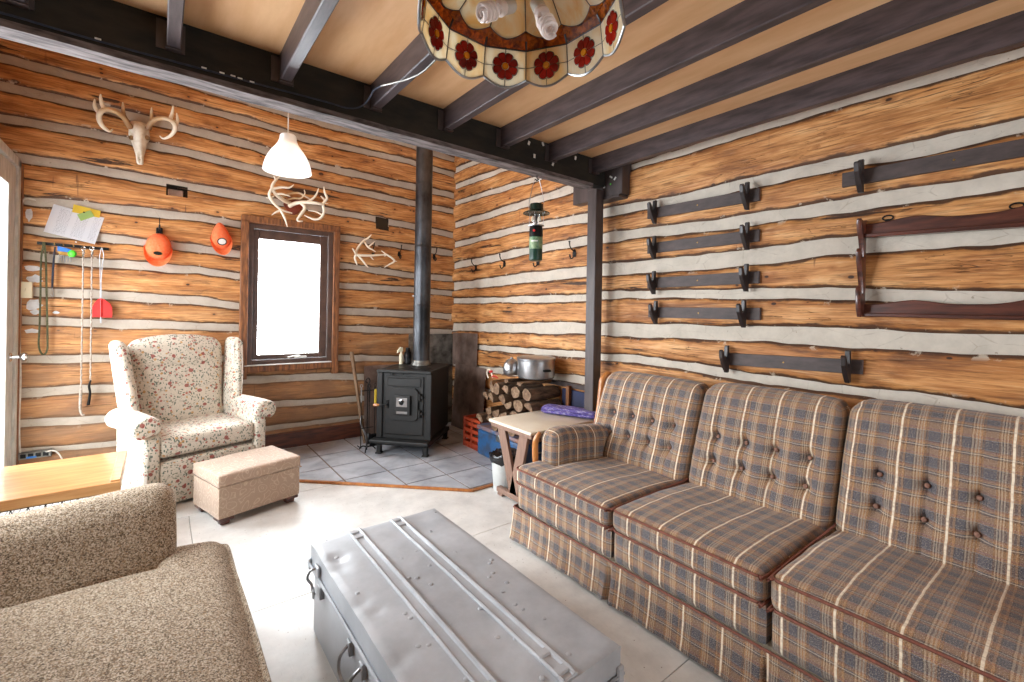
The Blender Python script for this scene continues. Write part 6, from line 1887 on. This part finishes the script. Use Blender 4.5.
quad_sheet('green_card', [(77, 214.5), (90.5, 210.2), (94.6, 216.3), (80.8, 221)], M_GRNP, 'small green card pinned over the white sheet and yellow card', 'paper', .009)
for x, y, lab in ((84, 212.4, 'tiny dark pin through the green card'), (76, 242, 'tiny white pin below the printed sheet')):
    bm = B(); p = at(x, y, Y=YA-.034); tube(bm, [p, p+Vector((0, -.006, 0))], .005, 10); tag(obj('push_pin', bm, M_BLACK if y < 220 else M_WHITE), lab, 'pin')
def strip():
    a = at(37.3, 243, Y=YA-.02); b = at(109, 249.4, Y=YA-.02)
    T = thing('hook_strip', 'narrow black hook strip on the far wall under the printed sheet', 'hook rack', (a+b)/2)
    bm = B(); prism(bm, [a+Vector((0, 0, .011)), a-Vector((0, 0, .011)), b-Vector((0, 0, .011)), b+Vector((0, 0, .011))], (0, -.012, 0), .001); obj('board', bm, M_BLACK, T, False)
    xs_ = [44, 54.5, 63, 73, 83.5, 92.5, 101.8]
    for x in xs_:
        t = (x-37.3)/(109-37.3); p = a.lerp(b, t)
        bm = B(); tube(bm, smoothpath([p+Vector((0, -.012, 0)), p+Vector((0, -.030, -.006)), p+Vector((0, -.040, -.004)), p+Vector((0, -.044, .010))], 3), .0028, 6); obj('hook', bm, M_BRASS, T)
    def W(x, y, o=.045): return at(x, y, Y=YA-.02-o)
    bm = B(); tube(bm, smoothpath([W(43.5, 244), W(41, 262), W(40.4, 300), W(39.4, 330), W(38.6, 344), W(40.5, 352), W(43.8, 354.5), W(46.8, 351), W(47.6, 342), W(46.8, 300), W(46, 262), W(44.5, 245)], 5), .0055, 8); tube(bm, [W(44, 242), W(44, 250)], .009, 8)
    tag(obj('leash', bm, M_CORDG), 'long olive green cord loop hanging at the left end of the hook strip', 'cord')
    bm = B(); tube(bm, smoothpath([W(55, 247), W(53.6, 262), W(52.8, 275), W(52.2, 288)], 4), [.008, .010, .011, .009], 8, flat=.6); 
    o = obj('strap', bm, M_NAVY); tag(o, 'short navy strap with a metal snap hanging second on the hook strip', 'strap')
    bm = B(); tube(bm, smoothpath([W(52.2, 288), W(53.5, 293), W(53, 297), W(50.8, 294)], 4), .003, 6); obj('snap', bm, M_STEEL, o)
    for i, (x, y0, y1, kind) in enumerate(((83.4, 249, 389, 0), (92, 249, 381, 1))):
        top = W(x, y0); bot = W(x-2.4 if i == 0 else x-1.6, y1)
        bm = B(); n = 60; dd = bot-top
        pts = [top.lerp(bot, k/n)+Vector((.0018*math.cos(k*2.1), .0018*math.sin(k*2.1), 0)) for k in range(n+1)]
        tube(bm, pts, .0055, 6)
        lab = 'pale grey rope lead with a wooden end, hanging left of its twin' if i == 0 else 'pale grey rope lead ending in a black grip, hanging beside the red swatter'
        o = obj('rope_lead', bm, M_CORDW); tag(o, lab, 'rope')
        bm = B(); ring = [top+Vector((math.cos(2*PI*k/12)*.013, -.002, .004+math.sin(2*PI*k/12)*.013)) for k in range(12)]; tube(bm, ring, .0026, 6, closed=True)
        tube(bm, smoothpath([top, top+Vector((.008, -.004, -.03)), top+Vector((-.004, -.004, -.05)), top+Vector((.010, 0, -.07))], 4), .004, 6); obj('clip', bm, M_CHROME, o)
        bm = B()
        if kind == 0: tube(bm, smoothpath([bot, W(80.3, 400), W(80.2, 410), W(82, 414.5), W(84.5, 414.8)], 4), [.009, .009, .008, .008, .006], 8); obj('end_loop', bm, M_CORDW, o)
        else: tube(bm, smoothpath([W(90.8, 380), W(89.0, 386), W(90, 393), W(88.2, 405)], 4), [.009, .013, .012, .017], 10, flat=.6); obj('grip', bm, M_BLACK, o)
    T2 = thing('fly_swatter', 'red fly swatter hanging at the right end of the hook strip', 'fly swatter', W(101.8, 250))
    bm = B()
    for s in (-1, 1): tube(bm, smoothpath([W(101.8+s*.3, 248), W(101.8+s*2.0, 256), W(101.2+s*1.2, 265), W(100.8+s*.5, 285), W(100.8+s*.4, 323)], 4), .0024, 6)
    obj('wire_handle', bm, M_STEEL, T2)
    # blade is a perforated flap: outline with rounded shoulders
    bm = B(); q_ = [(97.5, 299.5), (101, 298), (104.5, 299.5), (110.5, 304), (112.2, 308), (112.2, 317.5), (92.4, 317.0), (92.2, 307.5), (94.3, 303)]
    prism(bm, [W(x, y, .044) for x, y in q_], (0, -.003, 0), .0008); bl = obj('blade', bm, M_RED, T2, False)
    bm = B(); tube(bm, [W(101, 299, .049), W(101, 317, .049)], .006, 6); tube(bm, [W(93, 305.5, .049), W(101, 303, .049), W(111, 305.5, .049)], .003, 6); obj('rib', bm, M_RED, bl)
    T3 = thing('key_bundle', 'bunch of blue and yellow key tags on the hook strip', 'keys', W(62, 248))
    for nm, q_, mt in (('blue_tag', [(57.5, 246), (71.5, 249.5), (71, 253), (57.5, 251)], M_BLUEP), ('yellow_tag', [(57.5, 251), (70, 252.6), (70, 256), (60, 255)], M_BRASS)):
        bm = B(); prism(bm, [W(x, y, .048+(.004 if nm[0] == 'y' else 0)) for x, y in q_], (0, -.004, 0), .001); obj(nm, bm, mt, T3, False)
    bm = B()
    for k in range(6):
        p = W(60+k*2.0, 256, .05); tube(bm, [p, p+Vector((.006*(k % 3-1), 0, -.045))], .0035, 6); tube(bm, [p+Vector((math.cos(2*PI*i/10)*.010, 0, math.sin(2*PI*i/10)*.010)) for i in range(10)], .0022, 5, closed=True)
    obj('keys', bm, M_STEEL, T3)['kind'] = 'stuff'
    bm = B(); p = W(72.3, 253.5, .058); lathe(bm, [(0, -.028), (.014, -.024), (.024, -.008), (.025, .006), (.014, .022), (0, .026)], p, 16); tag(obj('green_whistle', bm, M_LIME), 'small bright green round whistle hanging in the middle of the hook strip', 'whistle')
strip()
def switch():
    p = at(25.8, 290, Y=YA-.016)
    T = thing('light_switch', 'ivory light switch plate on the far wall near the door', 'switch', p)
    bm = B(); box(bm, (-.037, -.034, -.058), (.037, .0, .058), .005, seg=2); obj('plate', bm, M_IVORY, T, local=True)
    bm = B(); box(bm, (-.005, -.044, -.008), (.005, -.034, .012), .002); obj('toggle', bm, M_IVORY, T, local=True)
    bm = B(); pts = [at(36, 200, Y=YA-.03), at(26, 198.5, Y=YA-.035), at(22, 204, Y=YA-.035), at(20.8, 222, Y=YA-.03), at(20.8, 283, Y=YA-.03)]
    c1 = obj('electric_cable', B2_tube(pts, .006), M_CHINKW); tag(c1, 'white electric cable running up the wall above the light switch', 'cable')
    pts = [at(20.5, 298, Y=YA-.03), at(19.6, 340, Y=YA-.03), at(20.5, 380, Y=YA-.035), at(19.0, 420, Y=YA-.03), at(20, 452, Y=YA-.035), at(23, 457, Y=YA-.04)]
    c2 = obj('electric_cable', B2_tube(pts, .006), M_CHINKW); tag(c2, 'white electric cable running down the wall below the light switch', 'cable')
def B2_tube(pts, r):
    bm = B(); tube(bm, smoothpath(pts, 5), r, 8); return bm
M_CHINKW = simple('white_cable', (206, 202, 192), (176, 170, 158), 20, .5, bump=0)
switch()
def junction():
    a = at(22, 458, Y=YA-.05); b = at(47, 452, Y=YA-.05)
    T = thing('outlet_box', 'metal electrical outlet box low on the far wall beside the door', 'outlet box', (a+b)/2)
    bm = B(); c = (a+b)/2; box(bm, c-Vector((.085, -.0, .025)), c+Vector((.085, .042, .025)), .004); obj('box', bm, M_GALV, T, False)
    bm = B()
    for k in range(4): box(bm, c+Vector((-.072+.038*k, -.006, -.014)), c+Vector((-.044+.038*k, .002, .014)), .002)
    obj('sockets', bm, M_BLACK, T, False)['kind'] = 'stuff'
    bm = B(); box(bm, c+Vector((-.040, -.008, -.018)), c+Vector((.01, -.004, -.006)), .001); obj('tag', bm, M_BLUEP, T, False)
    pts = [b+Vector((-.01, 0, .0)), at(52, 450.5, Y=YA-.06), at(58, 453, Y=YA-.07), at(63, 462, Y=YA-.08), at(65, 480, Y=YA-.09)]
    tag(obj('power_cord', B2_tube(pts, .005), M_CHINKW), 'white cord dropping from the outlet box behind the coffee table', 'cord')
junction()
bm = B()
for i, (x, y, w_, h_) in enumerate(((33, 268, .05, .022), (35, 279, .045, .035), (34, 305, .045, .05), (36, 312, .03, .02), (32, 331, .05, .018), (29, 215, .02, .05), (56, 312.5, .02, .012))):
    p = at(x, y, Y=YA-.018); n = 12; rr = random.Random(i)
    prism(bm, [p+Vector((math.cos(2*PI*k/n)*w_*rr.uniform(.6, 1.1), 0, math.sin(2*PI*k/n)*h_*rr.uniform(.6, 1.1))) for k in range(n)], (0, -.004, 0))
o = obj('plaster_dabs', bm, M_PLASTER, wallA, False)
